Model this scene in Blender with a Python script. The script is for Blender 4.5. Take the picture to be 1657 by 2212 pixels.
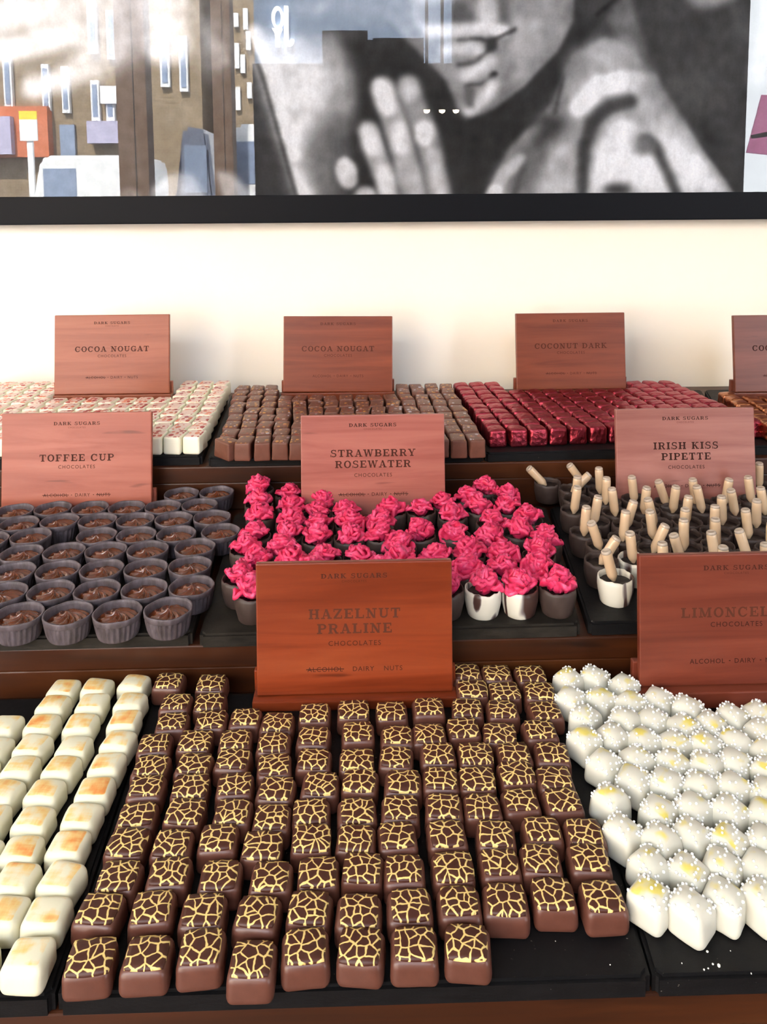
import bpy, bmesh, math, random
import numpy as np
from mathutils import Vector, Matrix, noise as mnoise

for o in list(bpy.data.objects):
    bpy.data.objects.remove(o)
SC = bpy.context.scene
COL = SC.collection
PI = math.pi

# ------------------------------------------------------------------ camera
F, CX, CY = 1700.0, 828.5, 600.0            # focal length and principal point, in pixels of the 1657x2212 frame
PITCH, YAW, ROLL = math.radians(5.7), math.radians(1.5), math.radians(0.4)
CZ = 1.25                                   # camera height above the shop floor
cam_d = bpy.data.cameras.new('camera')
cam_d.sensor_fit = 'VERTICAL'
cam_d.sensor_height = 24.0
cam_d.lens = F / 2212 * 24.0
cam_d.shift_y = (CY - 1106.0) / 2212.0
cam_d.clip_start = 0.01
cam = bpy.data.objects.new('camera', cam_d)
COL.objects.link(cam)
cam.matrix_world = (Matrix.Translation((0, 0, CZ)) @ Matrix.Rotation(-YAW, 4, 'Z')
                    @ Matrix.Rotation(PI / 2 - PITCH, 4, 'X') @ Matrix.Rotation(-ROLL, 4, 'Z'))
SC.camera = cam

# ------------------------------------------------------------------ sky, sun, lamps, exposure
SC.view_settings.view_transform = 'Standard'
SC.view_settings.look = 'None'
SC.view_settings.gamma = 1.0
SC.view_settings.use_curve_mapping = False
SC.view_settings.exposure = 1.52
W = bpy.data.worlds.new('sky')
SC.world = W
W.use_nodes = True
wn = W.node_tree
wb = wn.nodes['Background']
wb.inputs[0].default_value = (0.90, 0.95, 1.0, 1)
wb.inputs[1].default_value = 6.5
sun_d = bpy.data.lights.new('sun', 'SUN')
sun_d.energy = 26.0
sun_d.angle = 0.01
sun_d.color = (1.0, 0.95, 0.86)
sun = bpy.data.objects.new('sun', sun_d)
sun.rotation_euler = (math.radians(-42), 0, math.radians(14))
COL.objects.link(sun)
def portal(name, x0, x1, z0, z1, y):
    d = bpy.data.lights.new(name, 'AREA')
    d.shape = 'RECTANGLE'
    d.size, d.size_y = x1 - x0, z1 - z0
    d.cycles.is_portal = True
    o = bpy.data.objects.new(name, d)
    o.location = ((x0 + x1) / 2, y, (z0 + z1) / 2)
    o.rotation_euler = (PI / 2, 0, 0)      # faces into the shop (+Y)
    COL.objects.link(o)
FRONT_Y = -1.9
portal('window_light', -4.6, -0.72, 0.35, 3.0, FRONT_Y)
portal('window_light', 2.05, 2.8, 0.35, 3.0, FRONT_Y)

# ------------------------------------------------------------------ helpers
def dir_w(px, py):
    a, b = (px - CX) / F, (py - CY) / F
    c, s = math.cos(ROLL), math.sin(ROLL)
    u, v = a * c - b * s, a * s + b * c
    dx = u
    dy = math.cos(PITCH) - v * math.sin(PITCH)
    dz = -math.sin(PITCH) - v * math.cos(PITCH)
    c, s = math.cos(YAW), math.sin(YAW)
    return Vector((dx * c + dy * s, -dx * s + dy * c, dz))
def un(px, py, h):                          # point of the level plane h below the camera seen at a pixel
    d = dir_w(px, py)
    t = -h / d.z
    return d.x * t, d.y * t
def on_y(px, py, y):                        # point of the upright plane Y = y
    d = dir_w(px, py)
    t = y / d.y
    return d.x * t, CZ + d.z * t

def link(name, me, m=None, parent=None):
    o = bpy.data.objects.new(name, me)
    if m is not None:
        for x in (m if isinstance(m, (list, tuple)) else [m]):
            me.materials.append(x)
    COL.objects.link(o)
    if parent:
        o.parent = parent
    return o
def mesh(name, verts, faces, smooth=False, mi=None):
    me = bpy.data.meshes.new(name)
    me.from_pydata([tuple(v) for v in verts], [], faces)
    if smooth:
        me.polygons.foreach_set('use_smooth', [True] * len(me.polygons))
    if mi:
        me.polygons.foreach_set('material_index', mi)
    me.update()
    return me
def bm_mesh(name, bm, smooth=False):
    me = bpy.data.meshes.new(name)
    bm.normal_update()
    bm.to_mesh(me)
    bm.free()
    if smooth:
        me.polygons.foreach_set('use_smooth', [True] * len(me.polygons))
    return me
def tag(o, label, cat, group=None, kind=None):
    if label: o['label'] = label
    if cat: o['category'] = cat
    if group: o['group'] = group
    if kind: o['kind'] = kind
    return o
def struct(o):
    o['kind'] = 'structure'
    return o
def empty(name, loc, rz=0):
    o = bpy.data.objects.new(name, None)
    o.location = loc
    o.rotation_euler = (0, 0, rz)
    o.empty_display_size = 0.01
    COL.objects.link(o)
    return o
def box_bm(bm, x0, x1, y0, y1, z0, z1, bev=0.0, seg=2):
    g = bmesh.ops.create_cube(bm, size=1)
    for v in g['verts']:
        v.co = Vector((x0 + (v.co.x + .5) * (x1 - x0), y0 + (v.co.y + .5) * (y1 - y0), z0 + (v.co.z + .5) * (z1 - z0)))
    if bev:
        es = list({e for v in g['verts'] for e in v.link_edges})
        bmesh.ops.bevel(bm, geom=es, offset=bev, segments=seg, affect='EDGES', profile=0.6)
def box(name, x0, x1, y0, y1, z0, z1, m, parent=None, bev=0.0):
    bm = bmesh.new()
    box_bm(bm, x0, x1, y0, y1, z0, z1, bev)
    return link(name, bm_mesh(name, bm), m, parent)
def lathe(prof, n, rfun=None, close_top=False, close_bot=True):
    """verts, faces of a turned profile [(r, z)]; rfun(r, z, angle, k) may move a point."""
    vs, fs = [], []
    for k, (r, z) in enumerate(prof):
        for i in range(n):
            a = 2 * PI * i / n
            rr, zz = (r, z) if rfun is None else rfun(r, z, a, k)
            vs.append((rr * math.cos(a), rr * math.sin(a), zz))
    for k in range(len(prof) - 1):
        for i in range(n):
            j = (i + 1) % n
            fs.append((k * n + i, k * n + j, (k + 1) * n + j, (k + 1) * n + i))
    if close_bot:
        fs.append(tuple(reversed(range(n))))
    if close_top:
        b = (len(prof) - 1) * n
        fs.append(tuple(range(b, b + n)))
    return vs, fs
WORD = ('zeroth first second third fourth fifth sixth seventh eighth ninth tenth eleventh twelfth thirteenth fourteenth fifteenth '
        'sixteenth seventeenth eighteenth nineteenth twentieth').split()
def nth(i):
    return WORD[i]
def copy_tree(o):
    c = o.copy()
    COL.objects.link(c)
    for ch in o.children:
        d = ch.copy()
        COL.objects.link(d)
        d.parent = c
    return c
def rows_of(pts, gap):
    """pts sorted into rows from the front: [(row, place in the row, point)]."""
    idx = sorted(range(len(pts)), key=lambda i: pts[i][1] - 0.03 * pts[i][0])
    out, row, start = [], [], None
    rows = []
    for i in idx:
        k = pts[i][1] - 0.03 * pts[i][0]
        if start is None or k - start > gap:
            row = []
            rows.append(row)
            start = k
        row.append(i)
    for r, row in enumerate(rows):
        for c, i in enumerate(sorted(row, key=lambda i: pts[i][0])):
            out.append((r + 1, c + 1, len(row), pts[i]))
    return out
def relax(pts, dmin, it=60, fx=1.0):
    p = [list(q) for q in pts]
    for _ in range(it):
        for i in range(len(p)):
            for j in range(i + 1, len(p)):
                dx, dy = p[j][0] - p[i][0], p[j][1] - p[i][1]
                d = math.hypot(dx, dy)
                if d < dmin:
                    if d < 1e-6: dx, dy, d = 1e-3, 1e-3, 1.4e-3
                    s = (dmin - d) / d * 0.5
                    p[i][0] -= dx * s; p[i][1] -= dy * s
                    p[j][0] += dx * s; p[j][1] += dy * s
    return [tuple(q) for q in p]

# ------------------------------------------------------------------ materials
def lin(r, g, b):
    f = lambda c: c / 255 / 12.92 if c / 255 <= 0.04045 else ((c / 255 + 0.055) / 1.055) ** 2.4
    return (f(r), f(g), f(b), 1)
def dk(r, g, b, k=0.5):                      # the same hue, k times as reflective
    return tuple(x * k for x in lin(r, g, b)[:3]) + (1,)
class NT:
    def __init__(s, name, rough=0.5, metal=0.0, spec=0.5, coat=0.0):
        s.m = bpy.data.materials.new(name)
        s.m.use_nodes = True
        s.t = s.m.node_tree
        s.b = s.t.nodes['Principled BSDF']
        s.b.inputs['Roughness'].default_value = rough
        s.b.inputs['Metallic'].default_value = metal
        s.b.inputs['Specular IOR Level'].default_value = spec
        s.b.inputs['Coat Weight'].default_value = coat
        s.b.inputs['Coat Roughness'].default_value = 0.12
    def n(s, t, **kw):
        x = s.t.nodes.new(t)
        for k, v in kw.items():
            setattr(x, k, v)
        return x
    def l(s, a, b):
        s.t.links.new(a, b)
        return s
    def val(s, op, a, b=None, clamp=False):
        x = s.n('ShaderNodeMath', operation=op, use_clamp=clamp)
        for i, q in enumerate((a, b)):
            if q is None: continue
            if isinstance(q, (int, float)): x.inputs[i].default_value = q
            else: s.l(q, x.inputs[i])
        return x.outputs[0]
    def coords(s, scale=(1, 1, 1), rand=True):
        tc = s.n('ShaderNodeTexCoord')
        mp = s.n('ShaderNodeMapping')
        s.l(tc.outputs['Object'], mp.inputs[0])
        mp.inputs['Scale'].default_value = scale
        if rand:
            oi = s.n('ShaderNodeObjectInfo')
            cb = s.n('ShaderNodeCombineXYZ')
            for i, k in enumerate((37.0, 91.0, 53.0)):
                s.l(s.val('MULTIPLY', oi.outputs['Random'], k), cb.inputs[i])
            s.l(cb.outputs[0], mp.inputs['Location'])
        return mp.outputs[0]
    def noise(s, co, scale, detail=4, rough=0.55, dist=0.0):
        x = s.n('ShaderNodeTexNoise')
        s.l(co, x.inputs['Vector'])
        x.inputs['Scale'].default_value = scale
        x.inputs['Detail'].default_value = detail
        x.inputs['Roughness'].default_value = rough
        x.inputs['Distortion'].default_value = dist
        return x.outputs['Fac']
    def voro(s, co, scale, feature='F1', rnd=1.0, dims='3D'):
        x = s.n('ShaderNodeTexVoronoi', feature=feature, voronoi_dimensions=dims)
        s.l(co, x.inputs['Vector'])
        x.inputs['Scale'].default_value = scale
        x.inputs['Randomness'].default_value = rnd
        return x
    def ramp(s, fac, *stops):
        x = s.n('ShaderNodeValToRGB')
        e = x.color_ramp.elements
        while len(e) < len(stops): e.new(0.5)
        for i, (p, c) in enumerate(stops):
            e[i].position = p
            e[i].color = c if len(c) == 4 else (*c, 1)
        s.l(fac, x.inputs[0])
        return x.outputs[0]
    def mix(s, fac, a, b):
        x = s.n('ShaderNodeMix', data_type='RGBA')
        for i, q in ((0, fac), (6, a), (7, b)):
            if isinstance(q, (int, float)): x.inputs[i].default_value = q
            elif isinstance(q, tuple): x.inputs[i].default_value = q
            else: s.l(q, x.inputs[i])
        return x.outputs[2]
    def up(s, lo=0.55, hi=0.8):             # 1 on upward faces, in the object's own space
        tc = s.n('ShaderNodeTexCoord')
        sp = s.n('ShaderNodeSeparateXYZ')
        s.l(tc.outputs['Normal'], sp.inputs[0])
        mr = s.n('ShaderNodeMapRange')
        s.l(sp.outputs[2], mr.inputs[0])
        mr.inputs[1].default_value, mr.inputs[2].default_value = lo, hi
        return mr.outputs[0]
    def col(s, c):
        if isinstance(c, tuple): s.b.inputs['Base Color'].default_value = c
        else: s.l(c, s.b.inputs['Base Color'])
        return s
    def bump(s, h, strength=0.3, dist=0.001):
        x = s.n('ShaderNodeBump')
        x.inputs['Strength'].default_value = strength
        x.inputs['Distance'].default_value = dist
        s.l(h, x.inputs['Height'])
        s.l(x.outputs[0], s.b.inputs['Normal'])
        return s
    def sss(s, w, r=(1, .8, .5), sc=0.003):
        s.b.inputs['Subsurface Weight'].default_value = w
        s.b.inputs['Subsurface Radius'].default_value = r
        s.b.inputs['Subsurface Scale'].default_value = sc
        return s
def plain(name, c, rough=0.5, metal=0.0, spec=0.5, coat=0.0):
    return NT(name, rough, metal, spec, coat).col(c).m
def wood(name, c1, c2, c3, scale=1.0, rough=0.4, spec=0.5, coat=0.0, stain=None):
    t = NT(name, rough, 0, spec, coat)
    co = t.coords((3 * scale, 40 * scale, 40 * scale))
    a = t.noise(co, 1.0, 6, 0.6, 0.6)
    b = t.noise(t.coords((1.5 * scale, 14 * scale, 14 * scale)), 1.0, 3, 0.5, 1.5)
    c = t.ramp(a, (0.3, c1), (0.55, c2), (0.75, c3))
    c = t.mix(t.ramp(b, (0.4, (0, 0, 0)), (0.75, (.5, .5, .5))), c, c1)
    k = t.noise(t.coords((9 * scale, 60 * scale, 60 * scale)), 1.0, 2, 0.5)
    c = t.mix(t.ramp(k, (0.70, (0, 0, 0)), (0.78, (.6, .6, .6))), c, tuple(x * .35 for x in c1[:3]) + (1,))
    if stain:
        s = t.noise(t.coords((12, 12, 12)), 1.0, 2, 0.5)
        c = t.mix(t.ramp(s, (0.6, (0, 0, 0)), (0.7, (.35, .35, .35))), c, stain)
    t.col(c)
    t.bump(a, 0.12, 0.0006)
    return t.m

M = {}
def make_materials():
    t = NT('cream_wall_paint', 0.7, 0, 0.2)
    n = t.noise(t.coords((1, 1, 1), False), 220, 3)
    t.col(lin(252, 246, 232)).bump(n, 0.05, 0.0008); M['wall'] = t.m
    M['white_paint'] = plain('white_ceiling_paint', (.8, .79, .76, 1), 0.8)
    M['grey_wall'] = plain('dark_shop_wall', (.05, .05, .055, 1), 0.7)
    M['floorwood'] = wood('floor_boards', lin(70, 45, 28), lin(105, 72, 46), lin(125, 90, 60), 0.3)
    M['dark_wood'] = wood('dark_stained_wood', dk(44, 20, 8, .7), dk(78, 38, 14, .7), dk(104, 57, 24, .7), 1.0, 0.4, 0.35, 0.08)
    t = NT('black_slate', 0.6, 0, 0.22)
    n = t.noise(t.coords((1, 1, 3)), 60, 6, 0.65)
    sp = t.noise(t.coords(), 420, 2, 0.5)
    c = t.ramp(n, (0.3, dk(9, 9, 12)), (0.7, dk(24, 23, 25)))
    c = t.mix(t.ramp(sp, (0.76, (0, 0, 0)), (0.80, (.55, .55, .55))), c, lin(190, 180, 165))
    t.col(c).bump(n, 0.35, 0.0015); M['slate'] = t.m
    t = NT('brown_slate', 0.6, 0, 0.22)
    n = t.noise(t.coords((1, 1, 3)), 40, 6, 0.65)
    t.col(t.ramp(n, (0.3, dk(28, 24, 20)), (0.7, dk(62, 56, 48)))).bump(n, 0.4, 0.0015); M['slate_brown'] = t.m
    M['frame'] = plain('black_satin_frame', dk(22, 25, 34, .35), 0.5, 0, 0.14)
    # signs: several boards of the same reddish wood, wood tones vary, with glare painted into the paler ones
    def sg(k, a, b, c, st=None, r=0.38):
        M[k] = wood('sign_wood_' + k, dk(*a, .62), dk(*b, .62), dk(*c, .62), 1.6, r, 0.45, 0.0, st)
    sg('w_cocoa', (158, 82, 56), (186, 104, 74), (198, 118, 86))
    sg('w_nougat', (128, 58, 34), (158, 78, 48), (172, 90, 58))
    sg('w_coco', (122, 58, 36), (152, 78, 50), (166, 92, 62))
    sg('w_edge', (112, 58, 42), (140, 78, 60), (152, 90, 70))
    sg('w_toffee', (176, 90, 70), (204, 116, 94), (212, 128, 104))
    sg('w_straw', (172, 92, 80), (200, 120, 106), (210, 132, 116))
    sg('w_irish', (160, 96, 86), (192, 128, 116), (205, 142, 130), dk(150, 80, 62, .75))
    sg('w_hazel', (126, 48, 20), (160, 68, 34), (176, 84, 46), None, 0.3)
    sg('w_limon', (112, 48, 32), (142, 68, 48), (154, 80, 58), None, 0.34)
    for k, c in (('ink_dark', (70, 32, 22)), ('ink_mid', (96, 48, 34)), ('ink_faint', (116, 62, 42)), ('ink_pink', (132, 70, 56))):
        M[k] = plain('burnt_lettering_' + k, dk(*c, .45), 0.65, 0, 0.2)
    # milk chocolate
    t = NT('milk_chocolate', 0.36, 0, 0.5)
    n = t.noise(t.coords(), 160, 5)
    t.col(t.mix(n, dk(92, 52, 40, .72), dk(122, 76, 62, .72))).bump(n, 0.12, 0.001); M['milk'] = t.m
    t = NT('crackle_print', 0.42, 0, 0.35)
    co = t.coords()
    wob = t.n('ShaderNodeTexNoise'); t.l(co, wob.inputs['Vector']); wob.inputs['Scale'].default_value = 120
    vm = t.n('ShaderNodeVectorMath', operation='MULTIPLY_ADD')
    t.l(wob.outputs['Color'], vm.inputs[0]); vm.inputs[1].default_value = (.004, .004, 0); t.l(co, vm.inputs[2])
    fl = t.n('ShaderNodeVectorMath', operation='MULTIPLY'); t.l(vm.outputs[0], fl.inputs[0]); fl.inputs[1].default_value = (1, 1, 0)
    v = t.voro(fl.outputs[0], 185, 'DISTANCE_TO_EDGE', 1.0, '2D')
    w = t.noise(co, 300, 1)
    d = t.val('SUBTRACT', v.outputs['Distance'], t.val('MULTIPLY', w, 0.085))
    t.col(t.ramp(d, (0.0, dk(248, 218, 140, .8)), (0.03, dk(240, 202, 120, .75)), (0.055, dk(80, 40, 28, .75)), (0.5, dk(72, 36, 25, .75)))); M['crackle'] = t.m
    # white chocolate with an orange brushed top
    t = NT('orange_brushed_white_chocolate', 0.42, 0, 0.4)
    a = t.noise(t.coords((40, 160, 40)), 1.0, 4, 0.6)
    b = t.noise(t.coords((160, 40, 40)), 1.0, 4, 0.6)
    cc = t.noise(t.coords(), 60, 2)
    f = t.val('MULTIPLY', t.val('MULTIPLY', t.val('ADD', a, b), t.up(0.8, 0.93)), cc)
    t.col(t.ramp(f, (0.38, dk(244, 238, 208, .8)), (0.54, dk(250, 214, 140, .8)), (0.74, dk(244, 158, 84, .8)))).sss(.12); M['white_orange'] = t.m
    t = NT('lemon_white_chocolate', 0.36, 0, 0.45)
    n = t.noise(t.coords(), 95, 2, 0.4)
    f = t.val('MULTIPLY', n, t.up(0.45, 0.8))
    t.col(t.ramp(f, (0.53, dk(244, 241, 224, .68)), (0.68, dk(246, 228, 120, .72)))).sss(.15); M['lemon'] = t.m
    M['pearl'] = plain('white_sugar_pearl', dk(252, 252, 250, .9), 0.28)
    # red dotted white nougat
    t = NT('red_dotted_white_chocolate', 0.4, 0, 0.4)
    v = t.voro(t.coords((1, .75, 1)), 150, 'F1', 0.9, '2D')
    cl = t.n('ShaderNodeSeparateColor'); t.l(v.outputs['Color'], cl.inputs[0])
    rad = t.val('MULTIPLY', cl.outputs[0], 0.55)
    ins = t.val('LESS_THAN', v.outputs['Distance'], rad)
    dot = t.ramp(cl.outputs[1], (0.0, dk(190, 50, 50, .7)), (0.45, dk(200, 70, 66, .7)), (0.6, dk(232, 120, 80, .8)), (1.0, dk(240, 150, 120, .85)))
    top = t.mix(ins, dk(244, 214, 198, .85), dot)
    t.col(t.mix(t.up(0.75, 0.85), lin(246, 242, 216), top)).sss(.12); M['white_red'] = t.m
    t = NT('flecked_milk_chocolate', 0.42, 0, 0.4)
    v = t.voro(t.coords((1, .7, 1)), 170, 'F1', 1.0, '2D')
    cl = t.n('ShaderNodeSeparateColor'); t.l(v.outputs['Color'], cl.inputs[0])
    ins = t.val('MULTIPLY', t.val('LESS_THAN', v.outputs['Distance'], t.val('MULTIPLY', cl.outputs[0], 0.42)), t.up(0.75, 0.85))
    dot = t.ramp(cl.outputs[1], (0.0, dk(196, 140, 72, .9)), (0.5, dk(186, 124, 60, .9)), (0.62, dk(186, 182, 196, .9)), (0.8, dk(140, 60, 40, .9)))
    n = t.noise(t.coords(), 130, 4)
    t.col(t.mix(ins, t.mix(n, dk(92, 55, 42, .95), dk(122, 78, 63, .95)), dot)).bump(n, 0.15, 0.001); M['nougat'] = t.m
    def foil(k, c1, c2, r):
        t = NT(k + '_foil', r, 1.0)
        v = t.voro(t.coords(), 170, 'F1', 1.0)
        n = t.noise(t.coords(), 140, 4, 0.6, 0.8)
        t.col(t.mix(n, dk(*c1, .95), dk(*c2, .95))).bump(t.val('ADD', v.outputs['Distance'], n), 0.55, 0.0016)
        M[k] = t.m
    foil('red', (150, 46, 52), (188, 78, 96), 0.38)
    foil('copper', (160, 96, 62), (204, 138, 98), 0.34)
    # cups
    t = NT('bloomed_dark_chocolate', 0.5, 0, 0.4)
    n = t.noise(t.coords((1, 1, .4)), 150, 5, 0.65)
    t.col(t.ramp(n, (0.3, dk(70, 60, 62, .7)), (0.62, dk(112, 101, 107, .7)), (0.8, dk(150, 139, 145, .8)))).bump(n, 0.15, 0.001); M['cup_grey'] = t.m
    t = NT('toffee_ganache', 0.2, 0, 0.6, 0.6)
    n = t.noise(t.coords(), 160, 3)
    t.col(t.mix(n, dk(96, 36, 6, .5), dk(152, 72, 18, .5))); M['toffee'] = t.m
    t = NT('dark_chocolate', 0.5, 0, 0.4)
    n = t.noise(t.coords((1, 1, .6)), 120, 5)
    t.col(t.mix(n, dk(48, 35, 31, .65), dk(90, 73, 67, .7))).bump(n, 0.2, 0.001); M['dark'] = t.m
    M['filling'] = plain('dark_ganache', lin(30, 18, 15), 0.5)
    t = NT('marbled_chocolate', 0.4, 0, 0.45)
    co = t.coords((70, 70, 9))
    n = t.noise(co, 1.0, 1, 0.4, 0.4)
    t.col(t.ramp(n, (0.44, dk(72, 48, 42, .8)), (0.47, dk(150, 140, 138, .7)), (0.5, dk(236, 232, 216, .75)))); M['marble'] = t.m
    t = NT('pink_crystallised_petal', 0.42, 0, 0.4)
    n = t.noise(t.coords(), 150, 4)
    t.col(t.ramp(n, (0.3, dk(222, 34, 80, .8)), (0.55, dk(240, 66, 116, .85)), (0.8, dk(250, 116, 158, .9)))).bump(n, 0.4, 0.002).sss(.25, (1, .3, .4), .003); M['rose'] = t.m
    t = NT('cream_liqueur', 0.2, 0, 0.5, 0.5)
    t.col(dk(232, 200, 164, .75)).sss(.15); M['cream'] = t.m
    M['clear_tip'] = plain('cloudy_plastic', dk(205, 186, 166, .7), 0.15, 0, 0.5, 0.6)
    M['crumb'] = plain('sugar_crumb', lin(240, 236, 226), 0.6)
    # picture
    t = NT('charcoal_drawing', 0.85, 0, 0.1)
    at = t.n('ShaderNodeAttribute', attribute_name='tone')
    g1 = t.noise(t.coords((1, 1, 1), False), 260, 5, 0.7)
    g2 = t.noise(t.coords((60, 1, 18), False), 1.0, 5, 0.65)
    f = t.val('ADD', t.val('MULTIPLY', t.val('SUBTRACT', g1, 0.5), 0.4), t.val('MULTIPLY', t.val('SUBTRACT', g2, 0.5), 0.5))
    gain = t.val('ADD', f, 1.0)
    hs = t.n('ShaderNodeVectorMath', operation='SCALE')
    t.l(at.outputs['Color'], hs.inputs[0]); t.l(gain, hs.inputs['Scale'])
    t.col(hs.outputs[0]); M['art'] = t.m
    m = bpy.data.materials.new('picture_glass'); m.use_nodes = True
    nt = m.node_tree; nt.nodes.clear()
    out = nt.nodes.new('ShaderNodeOutputMaterial'); mx = nt.nodes.new('ShaderNodeMixShader')
    tr = nt.nodes.new('ShaderNodeBsdfTransparent'); gl = nt.nodes.new('ShaderNodeBsdfGlossy')
    fr = nt.nodes.new('ShaderNodeFresnel'); fr.inputs[0].default_value = 1.62
    gl.inputs['Roughness'].default_value = 0.0
    nt.links.new(fr.outputs[0], mx.inputs[0]); nt.links.new(tr.outputs[0], mx.inputs[1]); nt.links.new(gl.outputs[0], mx.inputs[2])
    nt.links.new(mx.outputs[0], out.inputs[0]); M['glass'] = m
    # street
    t = NT('stock_brick', 0.9, 0, 0.1)
    br = t.n('ShaderNodeTexBrick'); t.l(t.coords((4, 4, 4), False), br.inputs['Vector'])
    tc = t.n('ShaderNodeTexCoord'); sx = t.n('ShaderNodeSeparateXYZ'); cb = t.n('ShaderNodeCombineXYZ')
    t.l(tc.outputs['Object'], sx.inputs[0]); t.l(sx.outputs[0], cb.inputs[0]); t.l(sx.outputs[2], cb.inputs[1])
    t.l(cb.outputs[0], br.inputs['Vector'])
    br.inputs['Scale'].default_value = 4.0
    br.inputs['Color1'].default_value = lin(150, 130, 104); br.inputs['Color2'].default_value = lin(128, 110, 88); br.inputs['Mortar'].default_value = lin(150, 140, 122)
    t.col(br.outputs['Color']); M['brick'] = t.m
    M['sash'] = plain('white_sash', (.8, .82, .85, 1), 0.5)
    M['pane'] = plain('sky_reflection_pane', lin(136, 152, 180), 0.1)  # sky reflection painted into the pane colour
    M['van'] = plain('white_vehicle_paint', (.85, .86, .88, 1), 0.25, 0, 0.5, 0.6)
    M['car'] = plain('grey_blue_vehicle_paint', lin(110, 118, 138), 0.25, 0, 0.5, 0.6)
    M['tyre'] = plain('black_rubber', lin(20, 20, 20), 0.8)
    M['lampred'] = plain('red_tail_lamp', lin(190, 30, 40), 0.3)
    M['mullion'] = plain('brown_window_mullion', lin(104, 80, 62), 0.7)
    M['asphalt'] = plain('asphalt', lin(70, 72, 76), 0.9)
    M['sky_panel'] = plain('blue_grey_sky_panel', lin(112, 128, 152), 0.8)
    M['black'] = plain('black_fittings', lin(18, 17, 17), 0.6)
    M['yellow'] = plain('yellow_sign', lin(245, 215, 60), 0.5)
    m = bpy.data.materials.new('pink_poster'); m.use_nodes = True
    nt = m.node_tree; nt.nodes.clear()
    out = nt.nodes.new('ShaderNodeOutputMaterial'); tl = nt.nodes.new('ShaderNodeBsdfTranslucent')
    tl.inputs[0].default_value = lin(255, 200, 224)
    nt.links.new(tl.outputs[0], out.inputs[0]); M['pinkp'] = m
    M['shopred'] = plain('orange_shop_paint', lin(200, 110, 70), 0.6)
    M['shopblue'] = plain('pale_lilac_shop_paint', lin(180, 176, 205), 0.6)
    def glow(k, c, s):
        t = NT(k, 0.4)
        t.col(c); t.b.inputs['Emission Color'].default_value = c; t.b.inputs['Emission Strength'].default_value = s
        M[k] = t.m
    glow('lit_letter', (1, 1, 1, 1), 8.0)
    glow('lamp_glow', (1.0, .82, .55, 1), 30.0)
make_materials()

# ------------------------------------------------------------------ levels (below the camera)
H_F, H_M, H_T = 0.397, 0.353, 0.300         # tops of the slates on the three steps
TH = 0.011                                  # slate thickness
zf, zm, zt = CZ - H_F, CZ - H_M, CZ - H_T
WALL_Y = 1.262
Y_EDGE = un(760, 2168, H_F + TH)[1]         # front edge of the stand
Y_R1 = un(400, 1376, H_M)[1] + 0.006        # riser between the first and second step
Y_R2 = un(750, 988, H_T)[1] + 0.006

# ------------------------------------------------------------------ the room
def room():
    X0, X1, ZC = -5.0, 4.0, 3.2
    struct(box('wall_back', X0, X1, WALL_Y, WALL_Y + .12, 0, ZC, M['wall']))
    struct(box('floor', X0, X1, FRONT_Y - .1, WALL_Y + .12, -.08, 0, M['floorwood']))
    struct(box('ceiling', X0, X1, FRONT_Y - .12, WALL_Y + .12, ZC, ZC + .1, M['white_paint']))
    struct(box('wall_left', X0 - .1, X0, FRONT_Y, WALL_Y + .12, 0, ZC, M['wall']))
    struct(box('wall_right', X1, X1 + .1, FRONT_Y, WALL_Y + .12, 0, ZC, M['wall']))
    bm = bmesh.new()
    y0, y1 = FRONT_Y - .1, FRONT_Y
    box_bm(bm, X0, X1, y0, y1, 0, .35)
    box_bm(bm, X0, X1, y0, y1, 3.0, ZC)
    box_bm(bm, X0, -4.6, y0, y1, .35, 3.0)
    xa = on_refl(980, 250)[0]
    xb = on_refl(1612, 250)[0]
    box_bm(bm, xa, xb, y0, y1, .35, 3.0)
    xj = on_refl(548, 250)[0]
    zj = on_refl(760, 88)[1]
    box_bm(bm, xj, xa, y0, y1, .35, zj - .12)
    box_bm(bm, 2.8, X1, y0, y1, .35, 3.0)
    struct(link('wall_front', bm_mesh('wall_front', bm), M['grey_wall']))
GLASS_Y = WALL_Y - 0.024
def on_refl(px, py, y=None):                # where a reflection in the picture glass comes from, on the plane Y = y
    y = FRONT_Y if y is None else y
    d = dir_w(px, py)
    t = (2 * GLASS_Y - y) / d.y
    return d.x * t, CZ + d.z * t
room()

# ------------------------------------------------------------------ the stepped stand and its slates
def stand():
    r = empty('stepped_display_stand', (0, Y_EDGE, 0))
    tag(r, 'dark stained wooden stand of three steps against the cream wall', 'display stand')
    def b(n, y0, y1, z0, z1):
        o = box(n, -1.3, 1.3, y0 - Y_EDGE, y1 - Y_EDGE, z0, z1, M['dark_wood'], r, 0.0015)
    t = 0.02
    b('step_board', Y_EDGE, Y_R1 + .02, zf - TH - t, zf - TH)
    b('step_board', Y_R1, Y_R2 + .02, zm - TH - t, zm - TH)
    b('step_board', Y_R2, WALL_Y - .002, zt - TH - t, zt - TH)
    b('riser', Y_R1 + .0015, Y_R1 + .019, zf - TH, zm - TH - t)
    b('riser', Y_R2 + .0015, Y_R2 + .019, zm - TH, zt - TH - t)
    b('front_panel', Y_EDGE + .001, Y_EDGE + .02, 0, zf - TH - t)
    b('back_panel', WALL_Y - .02, WALL_Y - .003, 0, zt - TH - t)
stand()
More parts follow.
